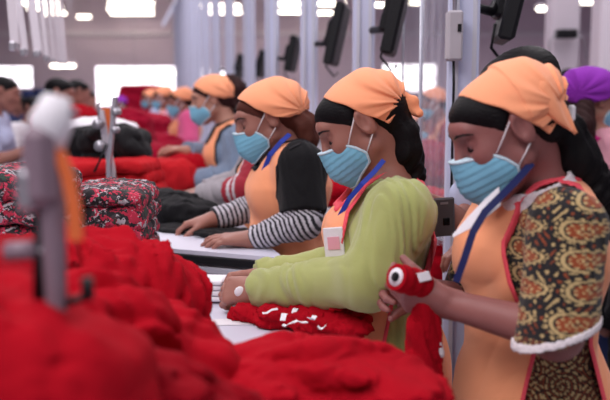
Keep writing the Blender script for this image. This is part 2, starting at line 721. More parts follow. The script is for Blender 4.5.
struct('wall_left', MB().box((XL - 0.1, 14.5, CEIL / 2), (0.2, 31.4, CEIL)), M['wall'])
struct('wall_right', MB().box((XR + 0.1, 14.5, CEIL / 2), (0.2, 31.4, CEIL)), M['wall'])

# ceiling beams
for y in (10, 16, 22, 28):
    struct('trim_%d' % (2 + y // 6), MB().box(((XL + XR) / 2, y, CEIL - 0.12), (XR - XL, 0.14, 0.22), bev=.02), M['wall_light'])


# fluorescent lamps: rows of twin tubes across the hall
def lamp(px0, px1, py, Y, label):
    a, b = W(px0, py, Y), W(px1, py, Y)
    c = (a + b) / 2
    L = b[0] - a[0]
    e = empty('ceiling_lamp', (c[0], c[1], c[2]), label, 'lamp', 'fluorescent lamps under the ceiling')
    MB().box(c + V(0, 0, 0.06), (L + 0.08, 0.22, 0.05), bev=.01).build('lamp_housing', M['metal_white'], e)
    for s in (-0.06, 0.06):
        MB().tube([c + V(-L / 2, s, 0), c + V(L / 2, s, 0)], 0.028, 10).build('lamp_tube', M['lamp'], e)
    for s in (-L * .4, L * .4):
        MB().tube([c + V(s, 0, 0.08), V(c[0] + s, c[1], CEIL)], 0.008, 6).build('hanger', M['metal'], e)


cnt = {}
for (x0, x1, y, Y) in [(109, 153, 3.5, 26.5), (108, 152, 9, 27.8), (111, 153, 13.5, 29),
                       (20, 58, 3, 26.5), (28, 62, 8.5, 27.8), (45, 65, 13.5, 29),
                       (196, 240, 6, 27.0), (204, 241, 12.5, 28.8), (276, 304, 4, 26.5), (279, 303, 12, 28.5),
                       (316, 345, 4, 26.5), (312, 332, 13, 29), (370, 385, 5, 27), (538, 566, 9, 19), (576, 612, 2, 17),
                       (410, 421, 3, 26), (78, 90, 17, 29)]:
    side = 'far left' if x1 < 70 else 'left of the bright window' if x1 < 100 else 'bright window' if x1 < 160 else 'dense row of posts' if x1 < 245 else 'third post' if x1 < 350 else 'second screen' if x1 < 425 else 'broad white column'
    cnt[side] = cnt.get(side, 0) + 1
    lamp(x0, x1, y, Y, 'glowing ceiling lamp above the %s, %s one down' % (side, ['topmost', 'second', 'third', 'fourth'][cnt[side] - 1]))
# low lamps further down the left hall seen edge-on
for k, (x0, x1, y, Y) in enumerate([(180 - 50, 178, 73, 24), (52, 74, 66, 22)]):
    lamp(x0, x1, y, Y, ['low hung glowing lamp in front of the large bright far window', 'low hung lamp above the dark haired workers at far left'][k])

# ------------------------------------------------------------ the row of posts on the right with screens
post_g = 'pale posts in a row behind the workers'


def postX(Y):
    return 0.96 - 0.2125 * Y


YS = [2.42, 3.42, 4.42, 5.52, 6.5, 7.7] + [8.8 + 1.05 * k for k in range(7)]
for i, Y in enumerate(YS):
    x = postX(Y)
    lab = ['thick pale post right behind the nearest kerchiefed worker', 'pale post rising behind the kerchief of the worker in green',
           'pale post between the striped sleeve worker and the worker in green'][i] if i < 3 else (['fourth', 'fifth', 'sixth', 'seventh', 'eighth', 'ninth', 'tenth', 'eleventh', 'twelfth', 'thirteenth', 'fourteenth', 'fifteenth', 'sixteenth', 'seventeenth'][i - 3] + ' pale blue-grey post counted from the thick nearest one')
    e = empty('aisle_post', (x, Y, 0), lab, 'post', post_g)
    wd = 0.088 if i == 0 else 0.082
    ax = [(.98, -.2, 0), (.2, .98, 0), (0, 0, 1)]
    MB().box((x, Y, 1.5), (wd, 0.06, 3.0), ax, bev=.006).build('post_shaft', M['post'], e)
    MB().box((x, Y, 0.01), (0.18, 0.18, 0.02), bev=.004).build('base_plate', M['metal'], e)
    g = MB()
    g.box((x - wd * .28, Y - 0.034, 1.5), (0.012, 0.008, 3.0), ax)
    g.box((x + wd * .28, Y - 0.034, 1.5), (0.012, 0.008, 3.0), ax)
    g.build('cable_channel', M['table_edge'], e)
r0, r1 = V(postX(2.0), 2.0, 3.032), V(postX(20), 20, 3.032)
tag(MB().strip([r0, r1], V(.06, 0, 0), V(0, 0, 1), 0.06).build('overhead_rail', M['post']), 'long pale rail running along the tops of the posts', 'rail')


def monitor(px, py0, py1, Y, lab, wpx=38, lean=0.05):
    a, b = W(px, py0, Y), W(px, py1, Y)
    h = a[2] - b[2]
    c = (a + b) / 2
    th = math.radians(82)
    nx = nrm(V(math.sin(th), -math.cos(th), -0.22))
    sx = nrm(np.cross(V(0, 0, 1), nx))
    sz = np.cross(nx, sx)
    ax = [nx, sx, sz]
    e = empty('hanging_screen', c, lab, 'screen', 'black screens fixed to the posts')
    MB().box(c, (0.045, h * 1.1, h), ax, bev=.008).build('screen_case', M['black_plastic'], e)
    MB().box(c + nx * .0240, (0.004, h * 1.02, h * .9), ax).build('display', M['screen'], e)
    MB().box(c - nx * .03, (0.035, h * .5, h * .45), ax, bev=.01).build('rear_housing', M['black_plastic'], e)
    m = MB()
    Yn = min(YS, key=lambda q: abs(q - Y))
    px_ = V(postX(Yn) + .02, Yn, c[2] - h * .1)
    m.tube([c - nx * .04, (c + px_) / 2 + V(0, 0, -.02), px_], 0.014, 8)
    m.build('mount_arm', M['black_plastic'], e)
    q = c - nx * .045 + V(0, 0, -h * .3)
    MB().tube([q, q + V(-.01, 0, -.07), q + V(.03, 0, -.12), q + V(.05, 0, -.1)], 0.005, 6).build('cable', M['black_plastic'], e)


monitor(511, -38, 43, 2.55, 'large black screen hanging above the nearest worker')
monitor(396, -22, 56, 3.15, 'black screen hanging above the green shirted worker, beside a pale post')
monitor(337, 4, 66, 4.2, 'black screen between the second and third posts')
monitor(293, 36, 72, 5.5, 'small black screen beyond the striped sleeve worker')
monitor(262, 50, 78, 7.65, 'tiny dark screen behind the orange kerchief of the worker in stripes')
monitor(240, 54, 80, 8.75, 'tiny dark screen, furthest one in view along the posts')

# switch boxes and clear sheets hung beside the posts
e = empty('switch_box', W(454, 36, 2.35), 'pale grey box fixed to the left of the nearest thick post', 'box')
c = W(454, 36, 2.35)
MB().box(c, (0.042, .05, .135), bev=.006).build('box_body', M['box_grey'], e)
MB().tube([c + V(0, 0, -.065), c + V(0.002, 0, -.13), c + V(0.002, 0, -.42)], .004, 6).build('cable', M['black_plastic'], e)
MB().box(c + V(.01, -.027, .02), (.01, .004, .02)).build('switch', M['black_plastic'], e)
MB().tube([c + V(0, 0, .06), c + V(0, 0, .5), c + V(0, 0, .9)], .006, 6).build('conduit', M['metal'], e)

for (x0, x1, y0, y1, Y, lab) in [(422, 447, -30, 245, 2.6, 'clear plastic sheet hanging left of the nearest thick post'),
                                 (404, 420, -20, 190, 3.3, 'narrow clear plastic sheet behind the ponytail of the green shirted worker')]:
    a, b = W(x0, y0, Y), W(x1, y1, Y)
    n = 14
    pts, wv = [], []
    m = MB()
    vs, fs = [], []
    for j in range(25):
        z = a[2] + (b[2] - a[2]) * j / 24
        for i in range(n + 1):
            x = a[0] + (b[0] - a[0]) * i / n
            vs.append((x, Y + .012 * math.sin(i * 1.9 + .4 * math.sin(j)) + .004 * math.sin(j * 1.3 + i), z))
    for j in range(24):
        for i in range(n):
            q = j * (n + 1) + i
            fs.append((q, q + 1, q + n + 2, q + n + 1))
    m.add(vs, fs, True)
    o = m.build('plastic_sheet', M['clear'])
    tag(o, lab, 'plastic sheet')
    md = o.modifiers.new('thick', 'SOLIDIFY')
    md.thickness = .002
    for xx in (a[0], b[0]):
        MB().tube([(xx, Y, a[2]), (xx, Y, b[2])], .005, 6).build('sheet_edge', M['table_edge'], o)

# white columns on the right side of the hall
for (x0, x1, Y, lab) in [(547, 575, 7.0, 'broad white column with a small black box on it'), (594, 622, 6.0, 'white column at the right edge of the hall')]:
    a, b = W(x0, 60, Y), W(x1, 60, Y)
    e = empty('white_column', ((a[0] + b[0]) / 2, Y, 0), lab, 'column')
    MB().box(((a[0] + b[0]) / 2, Y, CEIL / 2), (b[0] - a[0], .2, CEIL), bev=.01).build('column_shaft', M['wall_light'], e)
    MB().box(((a[0] + b[0]) / 2, Y, .15), (b[0] - a[0] + .06, .26, .3), bev=.02).build('column_foot', M['box_grey'], e)
a = W(566, 34, 6.8)
e = empty('wall_speaker', a, 'small black box with arms on the broad white column', 'box')
MB().box(a, (.16, .1, .07), bev=.01).build('box_body', M['black_plastic'], e)
MB().tube([a + V(.08, 0, 0), a + V(.14, 0, -.04), a + V(.17, 0, -.2)], .008, 6).build('bracket_arm', M['metal'], e)
MB().tube([a + V(-.08, 0, 0), a + V(-.13, 0, -.05), a + V(-.12, 0, -.24)], .008, 6).build('bracket_arm', M['metal'], e)

# hanging white boards receding on the left
for k, (x0, y1, wd, Y) in enumerate([(25, 50, 6, 3.8), (38, 52, 8, 4.6), (47, 57, 5, 5.5), (54, 60, 4.5, 6.4), (60, 62, 4, 7.4), (65, 63, 3.5, 8.6), (15, 44, 8, 3.3)]):
    b = W(x0, y1, Y)
    t = W(x0 - 16 + k, -70, Y)
    ww = wd / F_PX * Y
    n = nrm(V(.3, -1, 0))
    e = empty('hanging_board', b, ['nearest but one of the white slanted boards hung at left', 'white slanted board hanging at left with a dark lower clip', 'white slanted board, third from the left front',
              'narrow white slanted board hung behind the third one', 'slim white board hung further down at left', 'smallest white board, furthest of the slanted row',
              'leftmost white slanted board'][k], 'board', 'white boards hung in a row at the left')
    MB().strip([b, t], V(ww, ww * .3, 0), n, .03).build('board_panel', M['metal_white'], e)
    MB().box(b + V(0, -.01, -.01), (ww * .9, .05, .035), bev=.005).build('lower_clip', M['metal'], e)
    MB().tube([t, V(t[0], t[1], CEIL)], .01, 6).build('hanger', M['metal'], e)
# ------------------------------------------------------------ people
def xf(field, o, R, s=1.0, k=0.02):
    o, R = np.array(o, float), np.array(R, float)

    def fn(P):
        return s * field((P - o) @ R.T / s)
    return Field(fn, k)


def both(fn):
    return [fn(1), fn(-1)]


HEADP = [ell((-.012, 0, .021), (.089, .071, .067), k=.0),
         ell((.030, 0, -.022), (.052, .057, .078), k=.03),
         cone((.066, 0, -.088), (.058, 0, -.080), .020, .024, .025),
         ell((.073, 0, .033), (.018, .044, .018), k=.025),
         cone((.088, 0, .012), (.103, 0, -.026), .0075, .0105, .010)]
for sgn in (1, -1):
    HEADP += [cone((.008, sgn * .050, -.050), (.058, sgn * .014, -.088), .020, .018, .025),
              ell((.060, sgn * .036, -.018), (.024, .022, .024), k=.022),
              ell((.085, sgn * .032, .010), (.015, .016, .011), k=.014, sub=True),
              ell((.0685, sgn * .031, .008), (.0125, .0135, .0118), k=.003),
              cone((.092, sgn * .012, -.028), (.098, sgn * .007, -.029), .0075, .008, .007),
              ell((-.004, sgn * .0785, .000), (.0180, .0075, .031), A=[(.96, sgn * .2, -.2), (-.2 * sgn, .98, 0), (.2, 0, .98)], k=.006),
              ell((.000, sgn * .0870, .002), (.0105, .008, .019), k=.003, sub=True)]
HEADP += [cone((.085, .018, -.057), (.092, 0, -.056), .007, .009, .008), cone((.092, 0, -.056), (.085, -.018, -.057), .009, .007, .008),
          cone((.083, .016, -.066), (.089, 0, -.067), .007, .009, .008), cone((.089, 0, -.067), (.083, -.016, -.066), .009, .007, .008)]
HEAD = U(HEADP)


def hair_local(line, bun=True, thick=.007):
    reg = poly2(line)
    vol = U([ell((-.014, 0, .022), (.090 + thick, .072 + thick, .067 + thick)), ell((-.055, 0, -.005), (.05, .058, .07), k=.03), ell((.034, 0, .041), (.050 + thick, .060, .041), k=.02)])

    def fn(P):
        r = reg(P[:, 0], P[:, 2])
        st = .0007 * np.sin(P[:, 2] * 700 - 500 * P[:, 0] + 5 * np.sin(P[:, 0] * 60))
        d = vol(P) + st + .0075 * np.exp(np.minimum(r, 0) / .010)
        return np.maximum(d, r * .8)
    return fn


def kerchief_local(line, knot=(-.098, 0, -.012), seed=1, thick=.017, tails=(), raised=lambda P: 0):
    reg = poly2(line)
    kx, kz = knot[0], knot[2]
    vol = U([ell((-.015, 0, .024), (.091 + thick, .073 + thick, .067 + thick))])
    tl = [ell(knot, (.016, .024, .018), k=.01)] + [cone(a, b, ra, rb, k=.012) for a, b, ra, rb in tails]
    T = U(tl)

    def fn(P):
        dx, dz = P[:, 0] - kx, P[:, 2] - kz
        rr = np.sqrt(dx * dx + dz * dz)
        an = np.arctan2(dz, dx)
        w = np.clip(rr / .12, .15, 1)
        fl = -.004 * raised(P) + (.0026 * (np.sin(an * 13 + seed + 3 * P[:, 1] * 10) - 1) * np.exp(-((rr - .06) / .07) ** 2) + .0018 * (np.sin(an * 7 + 2 * seed) - 1) * w
              + .0014 * (np.sin(an * 29 + seed * 3 + P[:, 1] * 60) - 1) * np.exp(-((rr - .04) / .05) ** 2))
        d = vol(P) + fl
        r = reg(P[:, 0], P[:, 2]) + .0015 * np.sin(P[:, 0] * 150)
        hem = np.maximum(d, r * .85)
        t = T(P) + .0022 * np.sin(P[:, 1] * 300 + P[:, 0] * 180)
        return smin(hem, t, .008)
    return fn


HAIRLINE = [(.13, .054), (.078, .050), (.052, .031), (.032, .006), (.020, -.004), (.013, .014), (.0, .033), (-.016, .028), (-.022, 0), (-.028, -.055), (-.13, -.075), (-.15, .16), (.13, .16)]
KLINE = [(.060, .17), (.050, .105), (.022, .064), (-.014, .012), (-.044, -.030), (-.085, -.034), (-.17, -.010), (-.17, .17)]
MASKP = [(.14, .004), (.108, -.010), (.055, -.019), (.040, -.034), (.026, -.056), (.030, -.078), (.060, -.094), (.085, -.112), (.14, -.112)]
_mv = U([ell((.036, 0, -.045), (.060, .0635, .062)), cone((.092, 0, -.015), (.092, 0, -.062), .020, .026, .035), cone((.066, 0, -.092), (.060, 0, -.085), .026, .028, .03)])
_mr = poly2(MASKP)


def mask_fn(P):
    z = P[:, 2] + .12 * P[:, 0]
    pl = .0016 * (np.mod(z * 75, 1.0) - .5) * ((z > -.085) & (z < -.012))
    d = _mv(P) - .004 + pl
    return np.maximum(np.maximum(d, _mr(P[:, 0], P[:, 2])), .012 - P[:, 0] + 0 * d)


def mask_edge_fn(P):
    r = _mr(P[:, 0], P[:, 2])
    return np.maximum(np.maximum(_mv(P) - .0058, r - .001), np.maximum(-r - .0045, .012 - P[:, 0]))


HPTS = dict(brow=[(.0915, .012, .026), (.0895, .026, .030), (.081, .041, .030), (.068, .054, .024)],
            lash=[(.079, .017, .003), (.0815, .026, -.0015), (.080, .034, -.003), (.073, .044, .000)],
            loopa=[(.050, .062, -.021), (.030, .0735, .000), (.010, .079, .020), (-.006, .081, .031)],
            loopb=[(-.012, .079, -.022), (.008, .074, -.040), (.026, .066, -.056)])


def axes(az, pitch, roll=0.0):
    az, p, r = map(math.radians, (az, pitch, roll))
    h = V(math.cos(az), math.sin(az), 0)
    f = h * math.cos(p) - V(0, 0, 1) * math.sin(p)
    u = V(0, 0, 1) * math.cos(p) + h * math.sin(p)
    l = np.cross(u, f)
    l2 = l * math.cos(r) + u * math.sin(r)
    u2 = u * math.cos(r) - l * math.sin(r)
    return np.array([f, l2, u2])


def hand(wr, d, n, thumb_side, curl=(30, 35, 25), spread=6, s=.92, thumb=(35, 20), var=4, opp=.35):
    """palm and five fingers; d points along the hand, n out of the palm; thumb_side is +1/-1 along cross(n, d)"""
    d, n = nrm(d), nrm(n)
    n = nrm(n - d * (n @ d))
    t = np.cross(n, d) * thumb_side
    wr = np.array(wr, float)
    P = []
    lens = [.068, .076, .071, .055]
    offs = [.026, .009, -.009, -.025]
    kn = [.083, .086, .082, .074]
    P.append(esec(wr - d * .005, wr + d * .045 * s, .026 * s, .019 * s, .036 * s, .016 * s, t, k=.02))
    for i in range(4):
        root = wr + d * .02 * s + t * offs[i] * .5 * s
        k0 = wr + (d * kn[i] + t * offs[i] * 1.08) * s
        P.append(cone(root, k0, .0155 * s, .0118 * s, k=.012))
        a = math.radians(spread * (1.2 - i * .8))
        fd = nrm(d * math.cos(a) + t * math.sin(a))
        ang = 0
        p = k0
        ph = [.46, .30, .24]
        rr = [.0096, .0086, .0078, .0062]
        if i == 3:
            rr = [q * .88 for q in rr]
        for j in range(3):
            ang += math.radians(curl[j] + var * i)
            dd = fd * math.cos(ang) + n * math.sin(ang)
            q = p + dd * lens[i] * ph[j] * s
            P.append(cone(p, q, rr[j] * s, rr[j + 1] * s, k=.0035 if j == 0 else .004))
            p = q
    r0 = wr + (d * .016 + t * .020 + n * .004) * s
    a1 = math.radians(thumb[0])
    td = nrm(d * math.cos(a1) + t * math.sin(a1) + n * opp)
    k1 = r0 + td * .045 * s
    P.append(cone(r0, k1, .0165 * s, .0118 * s, k=.014))
    a2 = a1 - math.radians(thumb[1])
    td = nrm(d * math.cos(a2) + t * math.sin(a2) + n * opp * 1.5)
    k2 = k1 + td * .034 * s
    P.append(cone(k1, k2, .0110 * s, .0098 * s, k=.004))
    td = nrm(td + d * .25 + n * opp)
    P.append(cone(k2, k2 + td * .026 * s, .0098 * s, .0074 * s, k=.003))
    return P


def gap_px(poly, Yr, N, az):
    """arm opening of an apron on the side turned to the tables' near end"""
    gp = px_poly(poly, Yr)
    a = math.radians(az)
    L = V(-math.sin(a), math.cos(a), 0)

    def fn(P):
        s = Yr / np.maximum(P[:, 1], .8)
        return np.where((P - N) @ L > 0, gp(P[:, 0] * s, (P[:, 2] - CAMZ) * s + CAMZ), .05)
    return fn


def person(label, group, H, T, arms, h=.0045, skin='skin', hair='hair', hairline=HAIRLINE, kline=KLINE, cap='orange_k', cap_name='kerchief', ktails=(), kseed=1,
           shirt=None, apron=None, tail=None, mask=True, lan=None, legs=True, name='person', extra=None, hk=None, cat='person', knot=(-.098, 0, -.012), trousers='navy', neckr=.043, capthick=.0095, raised=lambda P: 0):
    HAIRL = hairline
    ho, hR, hs = np.array(H['o'], float), axes(H['az'], H['pitch'], H.get('roll', 0)), H.get('s', 1.0)
    hw = lambda p: ho + (np.array(p, float) * hs) @ hR
    N, C, Ws, Hp = [np.array(T[k], float) for k in ('neck', 'chest', 'waist', 'hip')]
    az = math.radians(T['az'])
    f = V(math.cos(az), math.sin(az), 0)
    L = V(-math.sin(az), math.cos(az), 0)
    g = T.get('g', 1.0)
    bs = T.get('bs', .0)
    base = V(Hp[0], Hp[1], 0)
    root = empty(name, base, label, cat, group)
    up = nrm(N - C)
    # --- skin body
    neck = [cone(hw((-.030, 0, -.035)), N + V(0, 0, -.01), neckr * hs, (neckr + .004) * g, k=.03)]
    tor = [esec(N - up * .075, C, .120 * g, .070 * g, .140 * g, .093 * g, L, k=.0), esec(C, Ws, .140 * g, .093 * g, .118 * g, .083 * g, L, k=.04),
           esec(Ws, Hp, .118 * g, .083 * g, .160 * g, .108 * g, L, k=.04),
           ell(C + f * (.070 - bs) * g + L * .060 * g - up * .02, (.046 * g,) * 3, k=.05), ell(C + f * (.070 - bs) * g - L * .060 * g - up * .02, (.046 * g,) * 3, k=.05)]
    for nm in ('L', 'R'):
        tor.append(cone(N - up * .03, np.array(arms[nm]['s']), .042 * g, .046 * g, k=.05))
    armp, legp = [], []
    for nm in ('L', 'R'):
        a = arms[nm]
        ar = a.get('r', (.046, .036, .036, .024))
        armp += [cone(a['s'], a['e'], ar[0] * g, ar[1] * g, k=.04), cone(a['e'], a['w'], ar[2] * g, ar[3] * g, k=.02)]
        if 'hand' in a:
            armp += hand(a['w'], **a['hand'])
    fz = .0
    if legs:
        for sg in (1, -1):
            hp = Hp + L * sg * .082 * g
            kn = V(hp[0] + f[0] * .03, hp[1] + f[1] * .03, .46)
            an = V(hp[0], hp[1], .085)
            legp += [cone(hp - V(0, 0, .03), kn, .080 * g, .052 * g, k=.03), cone(kn, an, .052 * g, .034 * g, k=.02), cone(an + V(0, 0, -.045), an + f * .15 + V(0, 0, -.055), .034, .026, k=.02)]
    body = U([xf(HEAD, ho, hR, hs, k=.0)] + neck + tor + armp + legp)
    allp = [ho, N, C, Ws, Hp] + [np.array(arms[n][j]) for n in 'LR' for j in 'sew']
    lo = np.min(allp, 0) - .20
    hi = np.max(allp, 0) + .20
    if legs:
        lo[2] = -.01
    sdf_obj('body', body, lo, hi, h, M[skin], root)
    hlo, hhi = ho - .19 * hs, ho + .19 * hs
    # --- hair
    hf = xf(hair_local(hairline), ho, hR, hs)
    hpr = [hf]
    if tail is not None:
        tp = [np.array(p, float) for p in tail['pts']]
        ch = chain(tp, tail['r'], k=.012)
        chU = U(ch)
        sd = tail.get('n', 180)

        def tl(P):
            return chU(P) + .0025 * np.sin((P[:, 0] + .6 * P[:, 1]) * sd + 9 * np.sin(P[:, 2] * 18)) + .0015 * np.sin(P[:, 1] * 260 + 7 * np.sin(P[:, 2] * 25))
        hpr.append(Field(tl, .02))
        lo2, hi2 = np.minimum(hlo, np.min(tp, 0) - .07), np.maximum(hhi, np.max(tp, 0) + .07)
    else:
        lo2, hi2 = hlo, hhi
    sdf_obj('hair', U(hpr), lo2, hi2, max(h * .8, .003), M[hair], root)
    # --- kerchief
    if cap:
        kf = xf(kerchief_local(kline, knot, kseed, tails=ktails, thick=capthick, raised=raised), ho, hR, hs)
        o = sdf_obj(cap_name, kf, hlo - .04, hhi + .04, max(h * .65, .0026), M[cap], root)
    if hk is not None:
        hk(root, hw, h)
    if mask:
        mo = sdf_obj('face_mask', xf(mask_fn, ho, hR, hs), hlo, hhi, max(h * .65, .0024), M['mask'], root)
        if h < .008:
            sdf_obj('mask_border', xf(mask_edge_fn, ho, hR, hs), hlo, hhi, max(h * .5, .0022), M['mask_edge'], mo)
        for sg in ((1, -1) if h < .005 else (1,)):
            for key in ('loopa', 'loopb'):
                MB().tube([hw((p[0], p[1] * sg, p[2])) for p in HPTS[key]], .0016 * max(1, h / .004), 6).build('ear_loop', M['elastic'], mo)
    if h < .012:
        br = MB()
        la = MB()
        for sg in (1, -1):
            br.tube([hw((p[0], p[1] * sg, p[2])) for p in HPTS['brow']], [.0014, .0027, .0024, .0010], 6)
            la.tube([hw((p[0], p[1] * sg, p[2])) for p in HPTS['lash']], [.0010, .0022, .0024, .0014], 6)
        br.build('eyebrow', M['brow'], root)
        la.build('eyelash', M['brow'], root)
    # --- shirt, with one sleeve per arm
    shp = [p for p in tor]
    for nm in ('L', 'R'):
        a = arms[nm]
        s_, e_, w_ = [np.array(a[j], float) for j in 'sew']
        ar = a.get('r', (.046, .036, .036, .024))
        sl = shirt['sleeve']
        ease = shirt.get('ease', .004)
        if sl == 'short':
            cut = s_ + (e_ - s_) * shirt.get('len', .8)
            cn = nrm(shirt.get('cutn', e_ - s_))
            cf = cone(s_, e_ + (e_ - s_) * .3, (ar[0] + ease) * g, (ar[1] + ease + shirt.get('flare', .0)) * g)
            shp.append(Field((lambda cf, cut, cn: lambda P: np.maximum(cf(P), (P - cut) @ cn))(cf, cut, cn), .03))
        else:
            shp.append(cone(s_, e_, (ar[0] + ease) * g, (ar[1] + ease) * g, k=.04))
            cut = e_ + (w_ - e_) * shirt.get('len', .93)
            cn = nrm(w_ - e_)
            cf = cone(e_, e_ + (w_ - e_) * 1.2, (ar[2] + ease) * g, (ar[3] + ease) * g)
            shp.append(Field((lambda cf, cut, cn: lambda P: np.maximum(cf(P), (P - cut) @ cn))(cf, cut, cn), .02))
    shU = U(shp)
    amp = shirt.get('amp', .0028)
    nb = N + V(0, 0, shirt.get('neckup', .005))
    nd = nrm(nrm(hw((-.03, 0, -.03)) - N) + V(0, 0, 1.2))
    zbot = Hp[2] - shirt.get('drop', .06)
    skirt = U([esec(Hp + V(0, 0, .02), Hp - V(0, 0, .10), .165 * g, .112 * g, .172 * g, .118 * g, L)])

    def shirt_fn(P):
        d = smin(shU(P), skirt(P), .03) - .006 + folds(P, shirt.get('freq', 26), amp, shirt.get('seed', 3), (1, 1, .8))
        q = P - nb
        tt = q @ nd
        rad = np.sqrt(np.maximum((q * q).sum(1) - tt * tt, 0))
        d = smax(d, np.minimum(tt + .03, shirt.get('neckr', .062) - rad), .004)
        d = np.maximum(d, np.minimum(tt - .030, .11 - rad))
        return np.maximum(d, zbot - P[:, 2])
    cfn = shirt.get('color')
    slo, shi = lo.copy(), hi.copy()
    slo[2] = zbot - .02
    shi[2] = N[2] + .12
    sdf_obj(shirt.get('name', 'shirt'), shirt_fn, slo, shi, shirt.get('h', h), M[shirt['mat']], root, cfn)
    # --- apron
    if apron:
        acore = U([p for p in tor] + [esec(Hp + V(0, 0, .02), Hp - V(0, 0, .30), .166 * g, .116 * g, .185 * g, .135 * g, L, k=.04)])
        gap = apron.get('gap')
        if gap is None:
            # arm openings in the body's own side view: (forward, up) from the neck base
            gp = poly2([(.005, .00), (.045, -.03), (.070, -.09), (.072, -.16), (.05, -.22), (.0, -.25), (-.05, -.22), (-.075, -.16), (-.075, -.08), (-.045, -.02)])
            gap = lambda P: gp((P - N) @ f, P[:, 2] - N[2])
        zb = Hp[2] - apron.get('drop', .27)
        nk = N + f * .012
        nr = apron.get('neck', .075)
        off = apron.get('off', .015)
        ew = apron.get('edge', .0042)

        def both_side(P):
            u = (P - N) @ L
            return .050 * g - np.abs(u)

        def open_fn(P):
            q = P - nk
            dn = np.sqrt((q[:, 0] ** 2 + q[:, 1] ** 2 + (q[:, 2] * .55) ** 2)) - nr
            front = (q @ f)
            dn = np.minimum(dn, np.maximum(np.abs(q @ L) - .055, np.maximum(-front, -(q[:, 2] + apron.get('bib', .09)))))
            return np.minimum(np.maximum(gap(P), both_side(P)), dn)

        def shell(P):
            return acore(P) + folds(P, apron.get('freq', 14), apron.get('amp', .0035), apron.get('seed', 5), (1, 1, .45))

        def ap_fn(P):
            d = shell(P) - off
            d = np.maximum(d, -(shell(P) - off + .010))
            d = np.maximum(d, -open_fn(P))
            return np.maximum(d, zb - P[:, 2])

        def edge_fn(P):
            o = open_fn(P)
            d = np.abs(shell(P) - off + .003) - .0065
            return np.maximum(np.maximum(d, np.abs(o - .001) - ew), zb - P[:, 2])
        alo, ahi = lo.copy(), hi.copy()
        alo[2] = zb - .02
        ahi[2] = N[2] + .09
        ao = sdf_obj('apron', ap_fn, alo, ahi, h, M[apron.get('mat', 'orange')], root)
        if apron.get('trim', 'pink_edge'):
            sdf_obj('apron_piping', edge_fn, alo, ahi, max(h * .75, .003), M[apron.get('trim', 'pink_edge')], ao)
    if legs:
        tr = U([p for p in legp if True] + [esec(Ws, Hp, .118 * g, .083 * g, .160 * g, .108 * g, L, k=.04)])

        def tr_fn(P):
            return np.maximum(np.maximum(tr(P) - .010 + folds(P, 20, .003, 8), .11 - P[:, 2]), P[:, 2] - Hp[2] - .02)
        tlo, thi = lo.copy(), hi.copy()
        thi[2] = Hp[2] + .05
        sdf_obj('trousers', tr_fn, tlo, thi, max(h * 1.5, .008), M[trousers], root)
        for sg in (1, -1):
            an = V(Hp[0], Hp[1], 0) + L * sg * .082 * g
            sh = U([cone(an + V(0, 0, .045) - f * .03, an + f * .16 + V(0, 0, .035), .043, .036, k=.02)])
            sdf_obj('shoe', lambda P, sh=sh: np.maximum(sh(P), .001 - P[:, 2]), an - .13, an + V(.25, .25, .2) * 1.0 + np.abs(f) * .0 - V(0, 0, .05) if f[0] > 0 else an + V(.13, .13, .15), .007, M['black_plastic'], root)
    if lan:
        m = MB()
        pts = [np.array(p, float) for p in lan['pts']]
        wv, nn = [], []
        fine = [pts[0]]
        for i in range(len(pts) - 1):
            fine += [pts[i] * (1 - t) + pts[i + 1] * t for t in (.33, .67, 1)]
        for i in range(len(fine)):
            d = nrm(fine[min(i + 1, len(fine) - 1)] - fine[max(i - 1, 0)])
            n_ = nrm(V(-.25, -.95, .2))
            wv.append(nrm(np.cross(d, n_)) * lan.get('r', .005) * 2.3)
            nn.append(n_)
        m.strip(fine, wv, nn, .0025)
        lo_ = m.build('lanyard', M[lan['mat']], root)
        if 'card' in lan:
            c = np.array(lan['card'], float)
            ca = lan.get('card_ax', [L, -f, V(0, 0, 1)])
            cd = MB().box(c, (lan.get('cw', .055), .004, lan.get('ch', .085)), ca, bev=.002).build('badge', M['white'], lo_)
            MB().box(c - np.array(ca[1]) * -.003, (lan.get('cw', .055) * .6, .002, lan.get('ch', .085) * .4), ca).build('badge_print', M['pale_pink'], cd)
    if extra is not None:
        extra(root, dict(hw=hw, f=f, L=L, N=N, C=C, up=up, tor=tor, shU=shU, body=body, shirt_fn=shirt_fn))
    return root
def arm_px(s, e, w, **kw):
    d = dict(s=W(*s), e=W(*e), w=W(*w))
    d.update(kw)
    return d


def lin(c):
    return np.array(s2l(c))


# --- colours printed or knitted into cloth
def stripes_fn(s, e, w, per=.0155):
    s, e, w = [np.array(q, float) for q in (s, e, w)]

    def fn(P):
        d1, d2 = nrm(e - s), nrm(w - e)
        a1, a2 = (P - e) @ d1, (P - e) @ d2
        t = a2 + np.minimum(a1, 0)
        q = np.sin(t * 2 * math.pi / per)
        m = np.clip(q * 3 + .5, 0, 1)[:, None]
        return lin((30, 28, 36)) * m + lin((196, 192, 202)) * (1 - m)
    return fn


